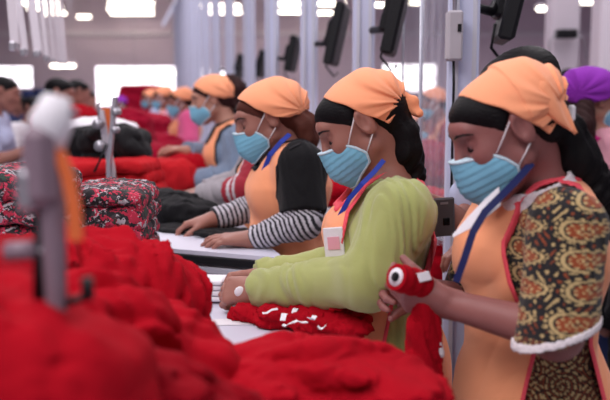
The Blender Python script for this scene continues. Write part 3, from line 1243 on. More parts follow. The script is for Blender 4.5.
def paisley_fn(P):
    a = (P[:, 0] * .9 - P[:, 1] * .43)
    z = P[:, 2]
    black, cream, rust, brown = lin((20, 17, 20)), lin((182, 156, 108)), lin((136, 62, 30)), lin((86, 40, 26))
    ph = .047
    row = np.floor(z / ph)
    zz = z - (row + .5) * ph
    cw = .110
    aa = a + .012 * np.sin(row * 2.1)
    ci = np.floor(aa / cw)
    x = aa - (ci + .5) * cw
    fl = 1.0
    xx = x * fl / .050
    zb = zz / .0205 - .28 * xx * xx
    wd = np.clip(1 - .42 * (xx + .2), .25, 1.4)
    d = np.sqrt(xx ** 2 + (zb / wd) ** 2)
    ang = np.arctan2(zb, xx)
    dots = np.sin(ang * 17 + d * 4) > -.2
    n = len(P)
    c = np.tile(black, (n, 1))

    def put(m, col):
        c[m] = col
    put((d < 1.0) & (d > .90) & dots, cream)
    put((d < .84) & (d > .70), cream)
    put((d < .70) & (d > .62), black)
    put(d < .62, rust)
    put((d < .62) & (d > .50) & (np.sin(ang * 11) > .35), cream)
    put((d < .34) & (np.sin(a * 620) * np.sin(z * 560) > .05), cream)
    put(d < .12, brown)
    # ground between the drops: dotted vines
    out = d > 1.04
    v = np.sin(a * 210 + 2.4 * np.sin(z * 90)) * np.sin(z * 230 + 1.8 * np.sin(a * 130))
    put(out & (v > .72), cream)
    put(out & (v < -.8), rust)
    # lower body of the blouse: round scrolls
    low = P[:, 2] < 1.03
    ca, cz = np.mod(a, .062) - .031, np.mod(z + .031 * (np.floor(a / .062) % 2), .062) - .031
    r = np.sqrt(ca ** 2 + cz ** 2) / .031
    sp = np.arctan2(cz, ca)
    l2 = np.tile(black, (n, 1))
    q = np.mod(r * 3.2 + sp / (2 * math.pi), 1.0)
    l2[(q < .42)] = cream
    l2[(q > .62) & (q < .82)] = rust
    l2[(np.sin(sp * 13) > .5) & (q < .42)] = brown
    c[low] = l2[low]
    return c


def raglan_fn(s, e, w):
    s, e, w = [np.array(q, float) for q in (s, e, w)]

    def fn(P):
        d2 = nrm(w - e)
        a2 = (P - e) @ d2
        L2 = np.linalg.norm(w - e)
        near = np.linalg.norm(P - e, axis=1)
        c = np.tile(lin((150, 144, 150)), (len(P), 1))
        m = (a2 > -.07) & (a2 < .09) & (near < .15)
        c[m] = lin((150, 24, 44))
        for q in (.035, .062):
            c[m & (np.abs(a2 - q) < .007)] = lin((200, 190, 196))
        return c
    return fn


PX = -1


def build_people():
    # ---------- worker in the green shirt
    Y = 1.85
    L_ = arm_px((402, 213, 1.71), (368, 280, 1.66), (258, 289, 1.84), r=(.054, .044, .040, .026),
                hand=dict(d=V(-.9, .25, -.1), n=V(.1, .75, -.5), thumb_side=-1, curl=(48, 52, 34), s=.86, thumb=(30, 25), opp=.5))
    R_ = arm_px((384, 210, 2.0), (335, 272, 2.02), (258, 279, 1.98), r=(.054, .045, .042, .026),
                hand=dict(d=V(-.95, -.2, -.1), n=V(.1, -.75, -.5), thumb_side=1, curl=(50, 50, 35), s=.86, thumb=(30, 25), opp=.5))
    T = dict(neck=W(391, 183, Y), chest=W(383, 228, Y), waist=W(383, 300, Y + .02), hip=W(392, 368, Y + .03), az=181, g=.94)

    def ex2(root, c):
        p = W(240, 292, 1.832)
        sdf_obj('hand_sticker', ell(p, (.013, .006, .013)), p - .03, p + .03, .003, M['white'], root)
    person('woman in green shirt, orange apron and kerchief, sorting pieces at the white table', 'workers in orange aprons along the tables',
               dict(o=W(361, 122, Y), az=180, pitch=33, s=1.0), T, dict(L=L_, R=R_), h=.0036, hair='hair',
               shirt=dict(mat='green', sleeve='long', len=.97, ease=.010, amp=.0042, freq=22, name='shirt', drop=.14, neckup=-.005), apron=dict(drop=.27, neck=.082, seed=4, bib=.05, gap=gap_px([(402, 166), (384, 172), (366, 186), (348, 212), (340, 250), (348, 288), (392, 306), (384, 345), (378, 440), (432, 440), (424, 340), (431, 280), (436, 230), (430, 196), (418, 172)], 1.75, W(391, 183, 1.85), 181)),
               tail=dict(pts=[W(399, 118, Y), W(404, 132, Y - .02), W(407, 150, Y - .02), W(412, 172, Y), W(419, 198, Y + .02)], r=[.014, .031, .033, .027, .010]),
               ktails=[((-.098, .0, -.012), (-.118, .02, -.022), .016, .012), ((-.098, .0, -.012), (-.112, .025, -.050), .014, .009)],
               lan=dict(pts=[W(384, 160, Y - .075), W(374, 172, Y - .088), W(362, 184, Y - .10), W(349, 199, Y - .09), W(340, 216, Y - .08), W(334, 232, Y - .07)], r=.0045, mat='lanyard', card=W(334, 243, Y - .115),
                        card_ax=[nrm(V(.97, -.22, 0.1)), nrm(V(-.22, -.97, 0)), nrm(V(-.1, 0, 1))], cw=.042, ch=.066), extra=ex2)
    # ---------- nearest worker, paisley blouse
    Y = 1.56
    L_ = arm_px((568, 228, 1.44), (556, 333, 1.37), (450, 304, 1.49), r=(.055, .047, .038, .026),
                hand=dict(d=V(-.80, .10, .08), n=V(.05, .70, .62), thumb_side=1, curl=(34, 38, 24), s=.95, thumb=(25, 18), opp=.5, spread=5))
    R_ = arm_px((505, 212, 1.73), (470, 300, 1.76), (424, 290, 1.66), r=(.052, .044, .036, .025),
                hand=dict(d=V(-.82, -.42, .18), n=V(.25, -.85, -.2), thumb_side=1, curl=(30, 44, 30), s=.92, thumb=(30, 20), opp=.4, spread=7))
    az = math.radians(205)
    fW, LW = V(math.cos(az), math.sin(az), 0), V(-math.sin(az), math.cos(az), 0)
    T = dict(neck=W(545, 184, 1.60), chest=W(533, 250, 1.60), waist=W(528, 330, 1.60), hip=W(530, 405, 1.62), az=205, g=.98, bs=.018)
    gapW1 = gap_px([(556, 180), (540, 185), (525, 195), (511, 213), (504, 235), (504, 253), (510, 282), (521, 309), (530, 335), (535, 352), (527, 383), (521, 410), (516, 700), (640, 700), (604, 400), (590, 345), (592, 310), (600, 240), (592, 207), (578, 186)], 1.45, T['neck'], 205)


    def ex1(root, c):
        # lace along the sleeve hem and the neckline
        s, e = L_['s'], L_['e']
        cut = s + (e - s) * .98
        cn = nrm(V(.25, -.05, -.9))
        sU = cone(s, e + (e - s) * .3, .061, .061)

        def lace(P):
            t = (P - cut) @ cn
            sc = .003 * np.abs(np.sin((P[:, 0] + P[:, 1]) * 230))
            d = np.abs(sU(P) - .007) - .0025
            return np.maximum(d, np.abs(t - .001) - .0040 - sc)
        sdf_obj('lace_hem', lace, e - .12, e + .12, .0026, M['lace'], root)
        nb = W(538, 189, 1.56)
        nd = nrm(V(-.35, -.12, .93))

        def lace2(P):
            q = P - nb
            t = q @ nd
            rr = np.sqrt(np.maximum((q * q).sum(1) - t * t, 0))
            return np.maximum(np.abs(rr - .066 + .35 * t) - .004, np.abs(t) - .014 - .003 * np.abs(np.sin(P[:, 0] * 260 + P[:, 1] * 150)))
        sdf_obj('lace_collar', lace2, nb - .13, nb + .13, .003, M['lace'], root)
        # open white collar flap over the bib
        m = MB()
        pts = [W(500, 196, 1.47), W(486, 208, 1.46), W(470, 222, 1.46), W(453, 236, 1.47)]
        m.strip(pts, [V(.0, .02, .030), V(0, .02, .028), V(.0, .015, .020), V(0, .005, .004)], V(-.5, -.8, .2), .003)
        m.build('collar_flap', M['white'], root)
        MB().box(c['hw']((-.108, .015, -.030)), (.012, .02, .03), bev=.004).build('hair_clip', M['white'], root)

    person('woman in paisley blouse and orange apron holding a red roll, nearest', 'workers in orange aprons along the tables',
           dict(o=W(506, 127, 1.55), az=184, pitch=28, s=1.05), T, dict(L=L_, R=R_), h=.0034, hair='hair', skin='skin_dark',
           shirt=dict(mat='paisley', sleeve='short', len=.98, cutn=V(.25, -.05, -.9), ease=.006, flare=.008, amp=.0022, color=paisley_fn, h=.0026, name='blouse', drop=.2, neckup=-.01),
           apron=dict(drop=.25, neck=.074, gap=gapW1, seed=11, off=.016, edge=.004, bib=.025, amp=.005), kseed=4,
           kline=[(.072, .17), (.062, .100), (.028, .062), (-.014, .010), (-.044, -.034), (-.075, -.040), (-.12, -.020), (-.17, .03), (-.17, .17)],
           knot=(-.088, 0, -.006), raised=lambda P: np.clip(np.minimum(-.021 - P[:, 0], P[:, 2] - .006 - .1 * (-.021 - P[:, 0])) / .0025, 0, 1),
           tail=dict(pts=[W(548, 112, 1.60), W(562, 132, 1.58), W(576, 160, 1.58), W(592, 190, 1.60), W(606, 225, 1.62), W(612, 262, 1.64)], r=[.026, .040, .043, .042, .036, .018]),
           lan=dict(pts=[W(532, 163, 1.485), W(515, 182, 1.462), W(500, 197, 1.445), W(485, 212, 1.44), W(473, 232, 1.435), W(464, 260, 1.43), W(456, 282, 1.43)], r=.0055, mat='lanyard_navy'), extra=ex1,
           hk=flap_w1)
    # ---------- black T-shirt over striped sleeves
    Y = 2.54
    L_ = arm_px((300, 166, 2.41), (303, 221, 2.35), (252, 239, 2.40), r=(.054, .045, .043, .028),
                hand=dict(d=V(-1, .05, .0), n=V(.0, .12, -1), thumb_side=1, curl=(6, 10, 8), s=.95, thumb=(35, 10), opp=.1, spread=5))
    R_ = arm_px((286, 166, 2.68), (264, 205, 2.74), (212, 220, 2.66), r=(.052, .044, .042, .026),
                hand=dict(d=V(-.95, -.1, -.15), n=V(-.1, -.1, -1), thumb_side=-1, curl=(28, 34, 24), s=.95, thumb=(35, 20), opp=.3, spread=6))

    def ex3(root, c):
        for a, nm in ((L_, 'l'), (R_, 'r')):
            s, e, w_ = a['s'], a['e'], a['w']
            c0 = s + (e - s) * .62
            cut = e + (w_ - e) * .96
            n0, n1 = nrm(e - s), nrm(w_ - e)
            u = U([cone(s, e, .054, .048), cone(e, e + (w_ - e) * 1.2, .048, .031, k=.03)])

            def fn(P, u=u, c0=c0, cut=cut, n0=n0, n1=n1, e=e):
                a1 = (P - c0) @ n0
                up = np.maximum(-a1, -1)
                d = u(P) + folds(P, 45, .0025, 9)
                return np.maximum(np.maximum(d, (P - cut) @ n1), np.where(((P - e) @ n1) < .02, -a1, -1))
            sdf_obj('striped_sleeve', fn, np.min([s, e, w_], 0) - .09, np.max([s, e, w_], 0) + .09, .0038, M['striped'], root, stripes_fn(s, e, w_))
    person('woman in black t-shirt over striped sleeves, flattening black cloth on the drawer table', 'workers in orange aprons along the tables',
           dict(o=W(269, 118, Y), az=186, pitch=20, s=1.0), dict(neck=W(291, 151, Y), chest=W(292, 184, Y), waist=W(287, 232, Y + .02), hip=W(290, 282, Y + .05), az=186, g=.98),
           dict(L=L_, R=R_), h=.0045, hair='hair_brown', skin='skin', capthick=.021,
           shirt=dict(mat='black_cloth', sleeve='short', len=.82, ease=.010, flare=.006, amp=.003, name='t_shirt', neckup=-.004), apron=dict(trim='black_edge', drop=.3, neck=.085, seed=21, off=.019, edge=.0035, bib=.05, gap=gap_px([(306, 141), (284, 152), (277, 168), (278, 195), (285, 222), (300, 234), (312, 222), (322, 200), (327, 172), (319, 147)], 2.45, W(291, 151, 2.54), 186)),
           kline=[(.075, .17), (.066, .083), (.036, .050), (.008, .018), (-.03, -.008), (-.066, -.016), (-.10, -.02), (-.17, -.0), (-.17, .17)], kseed=7,
           ktails=[((-.098, .0, -.012), (-.115, .02, .01), .018, .014)],
           tail=dict(pts=[W(299, 113, Y), W(306, 124, Y - .03), W(309, 138, Y - .03), W(311, 152, Y - .02)], r=[.022, .034, .030, .012]),
           lan=dict(pts=[W(290, 134, Y - .08), W(281, 142, Y - .11), W(270, 155, Y - .11), W(264, 170, Y - .10), W(261, 186, Y - .09)], r=.006, mat='lanyard'), extra=ex3)
    # ---------- colleague half hidden behind her
    Y = 3.0
    L_ = arm_px((270, 152, 2.92), (252, 190, 2.86), (200, 197, 2.98), r=(.054, .046, .044, .028),
                hand=dict(d=V(-1, 0, -.1), n=V(0, .1, -1), thumb_side=1, curl=(10, 15, 10), s=.95))
    R_ = arm_px((264, 150, 3.14), (246, 182, 3.2), (205, 192, 3.16), r=(.054, .046, .044, .028), hand=dict(d=V(-1, 0, -.1), n=V(0, -.1, -1), thumb_side=-1, curl=(20, 25, 20), s=.95))
    person('woman in grey shirt with red striped sleeve, half hidden behind the one in black t-shirt', 'workers in orange aprons along the tables',
           dict(o=W(262, 119, Y), az=186, pitch=22, s=1.0), dict(neck=W(276, 146, Y), chest=W(274, 170, Y), waist=W(268, 210, Y), hip=W(270, 248, Y), az=186, g=.96), dict(L=L_, R=R_), h=.007,
           shirt=dict(mat='striped', sleeve='long', ease=.01, color=raglan_fn(L_['s'], L_['e'], L_['w']), name='raglan_shirt', h=.0055), apron=dict(edge=.004, seed=2, trim='black_edge'),
           kline=[(.075, .17), (.068, .078), (.036, .048), (.008, .018), (-.03, -.008), (-.066, -.016), (-.10, -.02), (-.17, -.0), (-.17, .17)])
    # ---------- blue-grey sweater
    Y = 4.1
    L_ = arm_px((243, 143, 3.97), (240, 178, 3.9), (183, 184, 4.0), r=(.062, .052, .050, .032), hand=dict(d=V(-1, .1, -.05), n=V(0, .2, -1), thumb_side=1, curl=(20, 25, 20), s=1))
    R_ = arm_px((229, 141, 4.25), (212, 158, 4.33), (186, 152, 4.2), r=(.058, .05, .048, .03), hand=dict(d=V(-1, 0, .1), n=V(0, -.5, -.8), thumb_side=-1, curl=(30, 30, 20), s=1))
    person('woman in blue-grey sweater and orange apron, reaching over red cloth with one arm', 'workers in orange aprons along the tables',
           dict(o=W(212, 99, Y), az=188, pitch=14, s=1.0), dict(neck=W(229, 124, Y), chest=W(233, 150, Y), waist=W(226, 186, Y), hip=W(226, 218, Y), az=188, g=1.08), dict(L=L_, R=R_), h=.006,
           hair='hair_dark_brown', skin='skin_pale', capthick=.022, shirt=dict(mat='grey_sweater', sleeve='long', ease=.010, amp=.004, name='sweater'), apron=dict(trim='black_edge', seed=6, drop=.3),
           kline=[(.075, .17), (.068, .076), (.036, .046), (.008, .022), (-.03, .0), (-.066, -.010), (-.10, -.014), (-.17, -.0), (-.17, .17)], kseed=9,
           tail=dict(pts=[W(225, 90, Y), W(231, 82, Y), W(237, 88, Y), W(239, 103, Y), W(234, 118, Y)], r=[.022, .036, .042, .036, .014]),
           ktails=[((-.098, .0, .03), (-.105, .03, .052), .016, .010)])
    # ---------- pink knit
    Y = 6.6
    L_ = arm_px((189, 120, 6.5), (190, 141, 6.4), (166, 147, 6.5), r=(.060, .050, .046, .03), hand=dict(d=V(-1, .1, -.05), n=V(0, .2, -1), thumb_side=1, curl=(20, 25, 20), s=1))
    R_ = arm_px((184, 120, 6.8), (178, 138, 6.9), (160, 142, 6.8), r=(.058, .05, .048, .03), hand=dict(d=V(-1, 0, .1), n=V(0, -.5, -.8), thumb_side=-1, curl=(30, 30, 20), s=1))
    person('woman in bright pink knit top and orange kerchief at the far table', 'workers in orange aprons along the tables',
           dict(o=W(181, 101, Y), az=186, pitch=14, s=1.0), dict(neck=W(187, 114, Y), chest=W(187, 128, Y), waist=W(184, 150, Y), hip=W(184, 168, Y), az=188, g=1.0), dict(L=L_, R=R_), h=.010,
           shirt=dict(mat='pink', sleeve='long', len=.55, ease=.010, name='knit_top'), apron=dict(trim=None, seed=6, drop=.3),
           kline=[(.075, .17), (.068, .076), (.036, .046), (.008, .022), (-.03, .0), (-.066, -.010), (-.10, -.014), (-.17, -.0), (-.17, .17)])


def flap_w1(root, hw, h):
    """loose corner of the kerchief hanging over the ponytail"""
    pts = [W(528, 74, 1.50), W(540, 84, 1.485), W(551, 99, 1.485), W(562, 117, 1.49), W(574, 134, 1.50)]
    wv = [V(.045, .03, .020), V(.046, .03, .034), V(.036, .025, .030), V(.024, .015, .020), V(.004, .004, .003)]
    m = MB()
    n = 10
    vs, fs = [], []
    P = []
    for i in range(len(pts) - 1):
        for k in range(4):
            t = k / 4
            P.append((pts[i] * (1 - t) + pts[i + 1] * t, wv[i] * (1 - t) + wv[i + 1] * t))
    P.append((pts[-1], wv[-1]))
    for i, (p, w_) in enumerate(P):
        for j in range(n + 1):
            s = (j / n - .5) * 2
            b = .006 * math.sin(s * 3 + i * .3)
            vs.append(p + w_ * s * .55 + V(.3, -.9, .2) * (b + .010 * (1 - s * s)))
    for i in range(len(P) - 1):
        for j in range(n):
            q = i * (n + 1) + j
            fs.append((q, q + 1, q + n + 2, q + n + 1))
    m.add(vs, fs, True)
    o = m.build('kerchief_corner', M['orange_k'], root)
    md = o.modifiers.new('thick', 'SOLIDIFY')
    md.thickness = .0025


build_people()
# ------------------------------------------------------------ tables
def table(poly, z, label, name='work_table', edge=None, drawer=None, legs=(), top='table', th=.035):
    e = empty(name, (np.mean([p[0] for p in poly]), np.mean([p[1] for p in poly]), 0), label, 'table')
    MB().prism(poly, z - th, z).build('tabletop', M[top], e)
    for (x, y) in legs:
        MB().box((x, y, (z - th) / 2), (.05, .05, z - th), bev=.004).build('leg', M['drawer'], e)
    return e


near_poly = [(-1.55, .45), (.26, .45), (.24, 1.15), (-.055, 2.19), (-1.55, 2.27)]
table(near_poly, .93, 'white laminate table nearest the camera, heaped with red garments', legs=[(-1.45, .55), (.15, .55), (-.14, 2.1), (-1.45, 2.18)])
A = Wz(284, 258, .985)[:2]
B = Wz(140, 246, .985)[:2]
p3 = [tuple(A), (-.20, 2.80), (-.38, 3.58), (-2.3, 3.58), (-2.3, 2.98), (-.68, 2.98), tuple(B)]
t3 = table(p3, .985, 'drawer table with black edge where the woman in striped sleeves works', legs=[(-.30, 2.95), (-.45, 3.45), (-2.2, 3.5), (-2.2, 3.05)], th=.012)
d1 = nrm(V(B[0] - A[0], B[1] - A[1], 0))
nn_ = nrm(V(d1[1], -d1[0], 0))
if nn_[1] > 0:
    nn_ = -nn_
Lab = np.linalg.norm(B - A)
mid = V((A[0] + B[0]) / 2, (A[1] + B[1]) / 2, 0)
axd = [d1, nn_, V(0, 0, 1)]
MB().box(mid + nn_ * -.006 + V(0, 0, .960), (Lab, .014, .024), axd, bev=.003).build('edge_band', M['black_plastic'], t3)
cab = MB().box(mid - nn_ * .19 + V(0, 0, .86), (Lab - .02, .34, .17), axd, bev=.004).build('drawer_case', M['drawer'], t3)
MB().box(mid + nn_ * -.012 + V(0, 0, .930), (Lab - .03, .016, .020), axd, bev=.003).build('drawer_rim', M['table_edge'], cab)
MB().box(mid + nn_ * -.014 + V(0, 0, .848), (Lab - .07, .018, .125), axd, bev=.004).build('drawer', M['drawer'], cab)
for q in (-.42, .43):
    c = mid + d1 * Lab * q + nn_ * .002 + V(0, 0, .905)
    MB().box(c, (.012, .012, .012), axd, bev=.003).build('screw_plate', M['black_plastic'], cab)
MB().box(mid - d1 * (Lab * .5 - .012) + nn_ * -.002 + V(0, 0, .87), (.022, .022, .17), axd, bev=.003).build('corner_post', M['table_edge'], cab)

table([(-.56, 3.72), (-1.08, 6.3), (-1.72, 9.6), (-2.45, 9.6), (-1.75, 6.3), (-1.25, 3.72)], .97, 'long white table further down the hall covered in red cloth',
      legs=[(-.68, 3.85), (-1.2, 6.3), (-1.80, 9.4), (-2.33, 9.4), (-1.18, 3.85), (-1.66, 6.3)])
table([(.36, 2.98), (.12, 4.2), (-.13, 5.4), (.25, 5.4), (.78, 2.98)], .93, 'table behind the row of posts piled with red and white garments',
      legs=[(.42, 3.1), (.70, 3.1), (-.06, 5.3), (.2, 5.3)])
table([(-3.0, 3.9), (-3.6, 6.5), (-4.4, 10.0), (-5.6, 10.0), (-4.6, 3.9)], .97, 'pale table of the next aisle at the far left', legs=[(-3.1, 4.05), (-4.5, 4.05), (-4.5, 9.8), (-5.4, 9.8)])


# ------------------------------------------------------------ garments
def cloth(label, cat, blobs, m, h, group=None, zmin=.932, freq=22, amp=.010, seed=1, name='garment', stretch=(1, 1, 1), kk=.03, fine=.0025, parts=None):
    prims = []
    for b in blobs:
        c, r = b[0], b[1]
        a = math.radians(b[2]) if len(b) > 2 else 0
        tl = math.radians(b[3]) if len(b) > 3 else 0
        ca, sa = math.cos(a), math.sin(a)
        Ax = np.array([[ca * math.cos(tl), sa * math.cos(tl), math.sin(tl)], [-sa, ca, 0], [-ca * math.sin(tl), -sa * math.sin(tl), math.cos(tl)]])
        prims.append(ell(c, r, Ax, k=kk))
    u = U(prims)

    def fn(P):
        d = u(P) + folds(P, freq, amp, seed, stretch) + folds(P, freq * 2.7, amp * .32, seed + 50, stretch)
        return np.maximum(d, zmin - P[:, 2])
    cs = np.array([b[0] for b in blobs])
    rs = np.array([[max(b[1])] * 3 for b in blobs])
    lo, hi = (cs - rs).min(0) - .03, (cs + rs).max(0) + .03
    lo[2] = max(lo[2], zmin - .01)
    org = V(cs[:, 0].mean(), cs[:, 1].mean(), zmin)
    o = sdf_obj(name, fn, lo, hi, h, M[m] if isinstance(m, str) else m, None, None, org)
    tag(o, label, cat, group)
    return o


G1 = 'red garments heaped on the nearest table'
cloth('long rumpled red garment at the back of the near heap, ending by the white labels', 'garment',
      [(W(128, 288, 1.50), (.13, .12, .080), -5, -8), (W(60, 286, 1.45), (.15, .12, .080), 5), (W(160, 306, 1.48), (.055, .09, .085)), (V(-.34, 1.50, .98), (.15, .13, .06))], 'red', .006, G1, seed=3, freq=19, amp=0.0139, stretch=(.7, 1, 1.3))
cloth('red garment bundle left of the heap behind the blurred press', 'garment',
      [(W(0, 300, 1.35), (.14, .12, .085), 10), (V(-.50, 1.38, .99), (.16, .14, .08))], 'red_dark', .008, G1, seed=8, freq=16, amp=0.0151)
cloth('red garment mound in the middle of the heap sloping down to the right', 'garment',
      [(W(118, 358, 1.18), (.13, .12, .085), -20, -20), (W(172, 380, 1.16), (.085, .10, .055), -10, -30), (V(-.26, 1.18, .99), (.17, .13, .08))], 'red', .006, G1, seed=12, freq=17, amp=0.0139, stretch=(.8, 1, 1.2))
cloth('red garment lying flattest at the right end of the heap, before the paisley blouse', 'garment',
      [(W(295, 388, 1.20), (.115, .13, .060), -5, -3), (W(360, 400, 1.18), (.11, .12, .055), -12, -10), (W(398, 410, 1.16), (.065, .10, .05))], 'red', .005, G1, seed=22, freq=15, amp=0.0113, stretch=(.6, .9, 1.4), zmin=.934)
cloth('blurred red garment closest to the camera at the lower left', 'garment',
      [(W(38, 386, .80), (.12, .10, .075), -10, -8), (W(-40, 380, .80), (.12, .1, .10)), (V(-.32, .82, .98), (.17, .13, .08))], 'red', .007, G1, seed=31, freq=18, amp=0.0126, stretch=(.6, 1, 1.3))
cloth('blurred red garment hanging over the lower edge of the heap in the middle', 'garment',
      [(W(140, 425, .90), (.11, .10, .070), -15, -12), (W(215, 440, .92), (.09, .09, .05), 0, -14), (V(-.12, .92, .97), (.17, .11, .07))], 'red_dark', .007, G1, seed=37, freq=18, amp=0.0126, stretch=(.7, 1, 1.3))
cloth('deep red garment sunk in the fold between the mounds of the heap', 'garment',
      [(W(60, 342, 1.10), (.14, .11, .08), 5, -4), (V(-.38, 1.1, 1.0), (.17, .13, .09))], 'red', .007, G1, seed=44, freq=17, amp=0.0139)

# bunched red piece with white tags on the table before the woman in green
o = cloth('bunched red garment with white tags lying under the green sleeve', 'garment',
          [(Wz(246, 314, .945), (.035, .025, .014), -20), (Wz(278, 318, .95), (.05, .035, .022), -14), (Wz(322, 320, .955), (.068, .055, .028), -14), (Wz(352, 326, .950), (.045, .05, .020), -30)],
          'red', .0032, None, seed=5, freq=42, amp=.0055, kk=.02)
tg = Wz(290, 318, .975)
for k, (px, py, an, ln) in enumerate([(270, 311, 10, .032), (284, 316, 80, .028), (296, 310, 70, .026), (300, 322, 20, .030), (312, 318, 60, .022), (322, 327, -10, .016), (288, 324, -20, .022)]):
    c = Wz(px, py, .978)
    a = math.radians(an)
    ax = [nrm(V(math.cos(a), math.sin(a), .1)), V(-math.sin(a), math.cos(a), 0), V(0, 0, 1)]
    m = MB()
    pts = [c + ax[0] * t * ln + V(0, 0, .004 * math.sin(t * 5 + k)) for t in (-.5, -.2, .1, .5)]
    m.strip(pts, ax[1] * .011, V(0, 0, 1), .0015)
    m.build('white_tag', M['white'], o, origin=None)
# stacked white labels
for k in range(4):
    c = Wz(213, 299, .934) + V(.0, 0, .008 + k * .013)
    tag(MB().box(c, (.055 + .004 * (k % 2), .075, .011), [nrm(V(1, .1 * (k % 3 - 1), 0)), nrm(V(-.1 * (k % 3 - 1), 1, 0)), V(0, 0, 1)], bev=.003).build('label_pack', M['white'], None, origin=c),
        ['bottom white pack of the label stack beside the sorting hands', 'second pack up of the white label stack', 'third pack up of the white label stack', 'topmost white pack of the label stack'][k], 'labels', 'white label packs stacked by the hands of the woman in green')
for k, (px, py, a, w_, h_) in enumerate([(283, 341, -10, .075, .05), (232, 322, 5, .09, .05)]):
    c = Wz(px, py, .9315)
    a = math.radians(a)
    e = MB().box(c, (w_, h_, .0018), [V(math.cos(a), math.sin(a), 0), V(-math.sin(a), math.cos(a), 0), V(0, 0, 1)]).build('printed_card', M['photo_card'] if k == 0 else M['white'], None, origin=c)
    tag(e, ['printed card on white table in front of the red piece with tags', 'blank white slip on the table between the heap and the tagged red piece'][k], 'card')

# ------------------------------------------------------------ black cloth and piles on the drawer table
cloth('crumpled black garment lying behind the hands of the woman in striped sleeves', 'garment',
      [(Wz(185, 211, 1.02), (.12, .15, .055), 10), (Wz(155, 208, 1.02), (.12, .14, .06), 0)], 'black_cloth', .006, None, zmin=.987, seed=61, freq=20, amp=.008)
cloth('flat black cloth being smoothed under the striped sleeves', 'cloth',
      [(Wz(196, 228, .988), (.13, .12, .012), -24), (Wz(236, 236, .988), (.13, .07, .012), -24)], 'black_cloth', .004, None, zmin=.9865, seed=62, freq=22, amp=.003)


def stack(label, cat, group, cx, cy, Y, z0, z1, wid, dep, n, m, h=.007, rot=0, seed=0, labels=None):
    t = (z1 - z0) / n
    x = (cx - 305) / F_PX * Y
    for k in range(n):
        rr = random.Random(seed * 31 + k)
        c = V(x + rr.uniform(-.012, .012), Y + rr.uniform(-.01, .01), z0 + t * (k + .5))
        a = math.radians(rot + rr.uniform(-6, 6))
        ca, sa = math.cos(a), math.sin(a)
        W2, D2, T2 = wid / 2 * rr.uniform(.93, 1.05), dep / 2, t / 2 * .98

        def fn(P, c=c, ca=ca, sa=sa, W2=W2, D2=D2, T2=T2, k=k):
            q = P - c
            u, v, w_ = q[:, 0] * ca + q[:, 1] * sa, -q[:, 0] * sa + q[:, 1] * ca, q[:, 2]
            r = T2 * .85
            fo = folds(P, 34, .0055, seed + k)
            dx, dy, dz = np.abs(u) - (W2 - r), np.abs(v) - (D2 - r), np.abs(w_ + .006 * np.sin(u * 18 + k)) - (T2 - r)
            out = np.sqrt(np.maximum(dx, 0) ** 2 + np.maximum(dy, 0) ** 2 + np.maximum(dz, 0) ** 2) + np.minimum(np.maximum(dx, np.maximum(dy, dz)), 0) - r
            return np.maximum(out + fo, z0 - P[:, 2])
        o = sdf_obj('folded_garment', fn, c - V(W2 + .03, W2 + D2 + .0, T2 + .02), c + V(W2 + .03, W2 + D2, T2 + .02), h, M[m], None, None, V(c[0], c[1], c[2] - T2))
        lb = label % ['bottom', 'second', 'third', 'fourth', 'fifth', 'sixth', 'seventh'][k] if k < n - 1 else label % 'topmost'
        tag(o, lb, cat, group)


stack('%s folded floral garment of the stack behind the red heap', 'garment', 'black and red floral garments folded in the right stack', 110, 0, 2.07, .932, 1.195, .205, .26, 6, 'print', seed=3, rot=3)
stack('%s folded floral garment of the stack at the left edge', 'garment', 'floral garments folded in the left stack', 18, 0, 1.86, .932, 1.255, .21, .26, 6, 'print', seed=9, rot=-6)
stack('%s coral red folded piece behind the floral stack', 'garment', 'coral red pieces piled on the drawer table', 104, 0, 3.22, .987, 1.175, .40, .26, 4, 'coral', .009, seed=14)
stack('%s black folded garment of the pile beside the thread stand', 'garment', 'black garments piled on the drawer table', 118, 0, 3.45, .987, 1.275, .27, .2, 4, 'black_cloth', .009, seed=20, rot=4)
cloth('black garment draped over the right corner of the black pile', 'garment', [(W(132, 146, 3.42), (.09, .13, .05), 0, -38), (W(112, 134, 3.42), (.11, .12, .03), 0, -5), (W(80, 143, 3.5), (.10, .1, .06))], 'black_cloth', .009, None, zmin=.99, seed=70, freq=16, amp=.008)
cloth('white cloth folded on the far table just behind the black pile', 'cloth', [(W(92, 126, 3.95), (.16, .12, .035)), (W(118, 127, 3.95), (.10, .1, .03)), (V(-.98, 3.97, 1.12), (.22, .12, .16))], 'white', .012, None, zmin=.972, seed=71, freq=14, amp=.006)

GR = 'red cloth piles on the long far table'
for k, (px, py, Y, r, m, lab) in enumerate([
        (190, 168, 4.15, (.13, .16, .07), 'red', 'bright red cloth gathered before the woman in blue-grey sweater'),
        (168, 172, 3.98, (.12, .14, .06), 'coral', 'coral red cloth under the reaching sweater sleeve'),
        (205, 160, 4.5, (.14, .18, .08), 'red_dark', 'dark red cloth heap between sweater and pink knit workers'),
        (146, 158, 4.9, (.15, .2, .09), 'crimson', 'crimson cloth heap to the left of the sweater worker'),
        (132, 124, 5.2, (.12, .15, .09), 'crimson', 'tall crimson heap right of the thread stand'),
        (80, 118, 5.0, (.10, .15, .07), 'red', 'tall coral heap left of the thread stand'),
        (160, 146, 6.0, (.16, .2, .08), 'crimson', 'crimson heap before the pink knit worker'),
        (150, 124, 7.6, (.2, .25, .09), 'crimson', 'low crimson heap furthest along the table'),
        (110, 134, 5.9, (.2, .2, .10), 'red_dark', 'dark red heap behind the black pile')]):
    c = W(px, py, Y)
    cloth(lab, 'cloth', [(c, r), (V(c[0], c[1], (c[2] + .97) / 2), (r[0] * 1.15, r[1] * 1.1, max(.05, (c[2] - .97) / 2 + .04)))], m, .011, GR, zmin=.972, seed=80 + k, freq=15, amp=.011, name='cloth_pile')
GB = 'red garments on the table behind the posts'
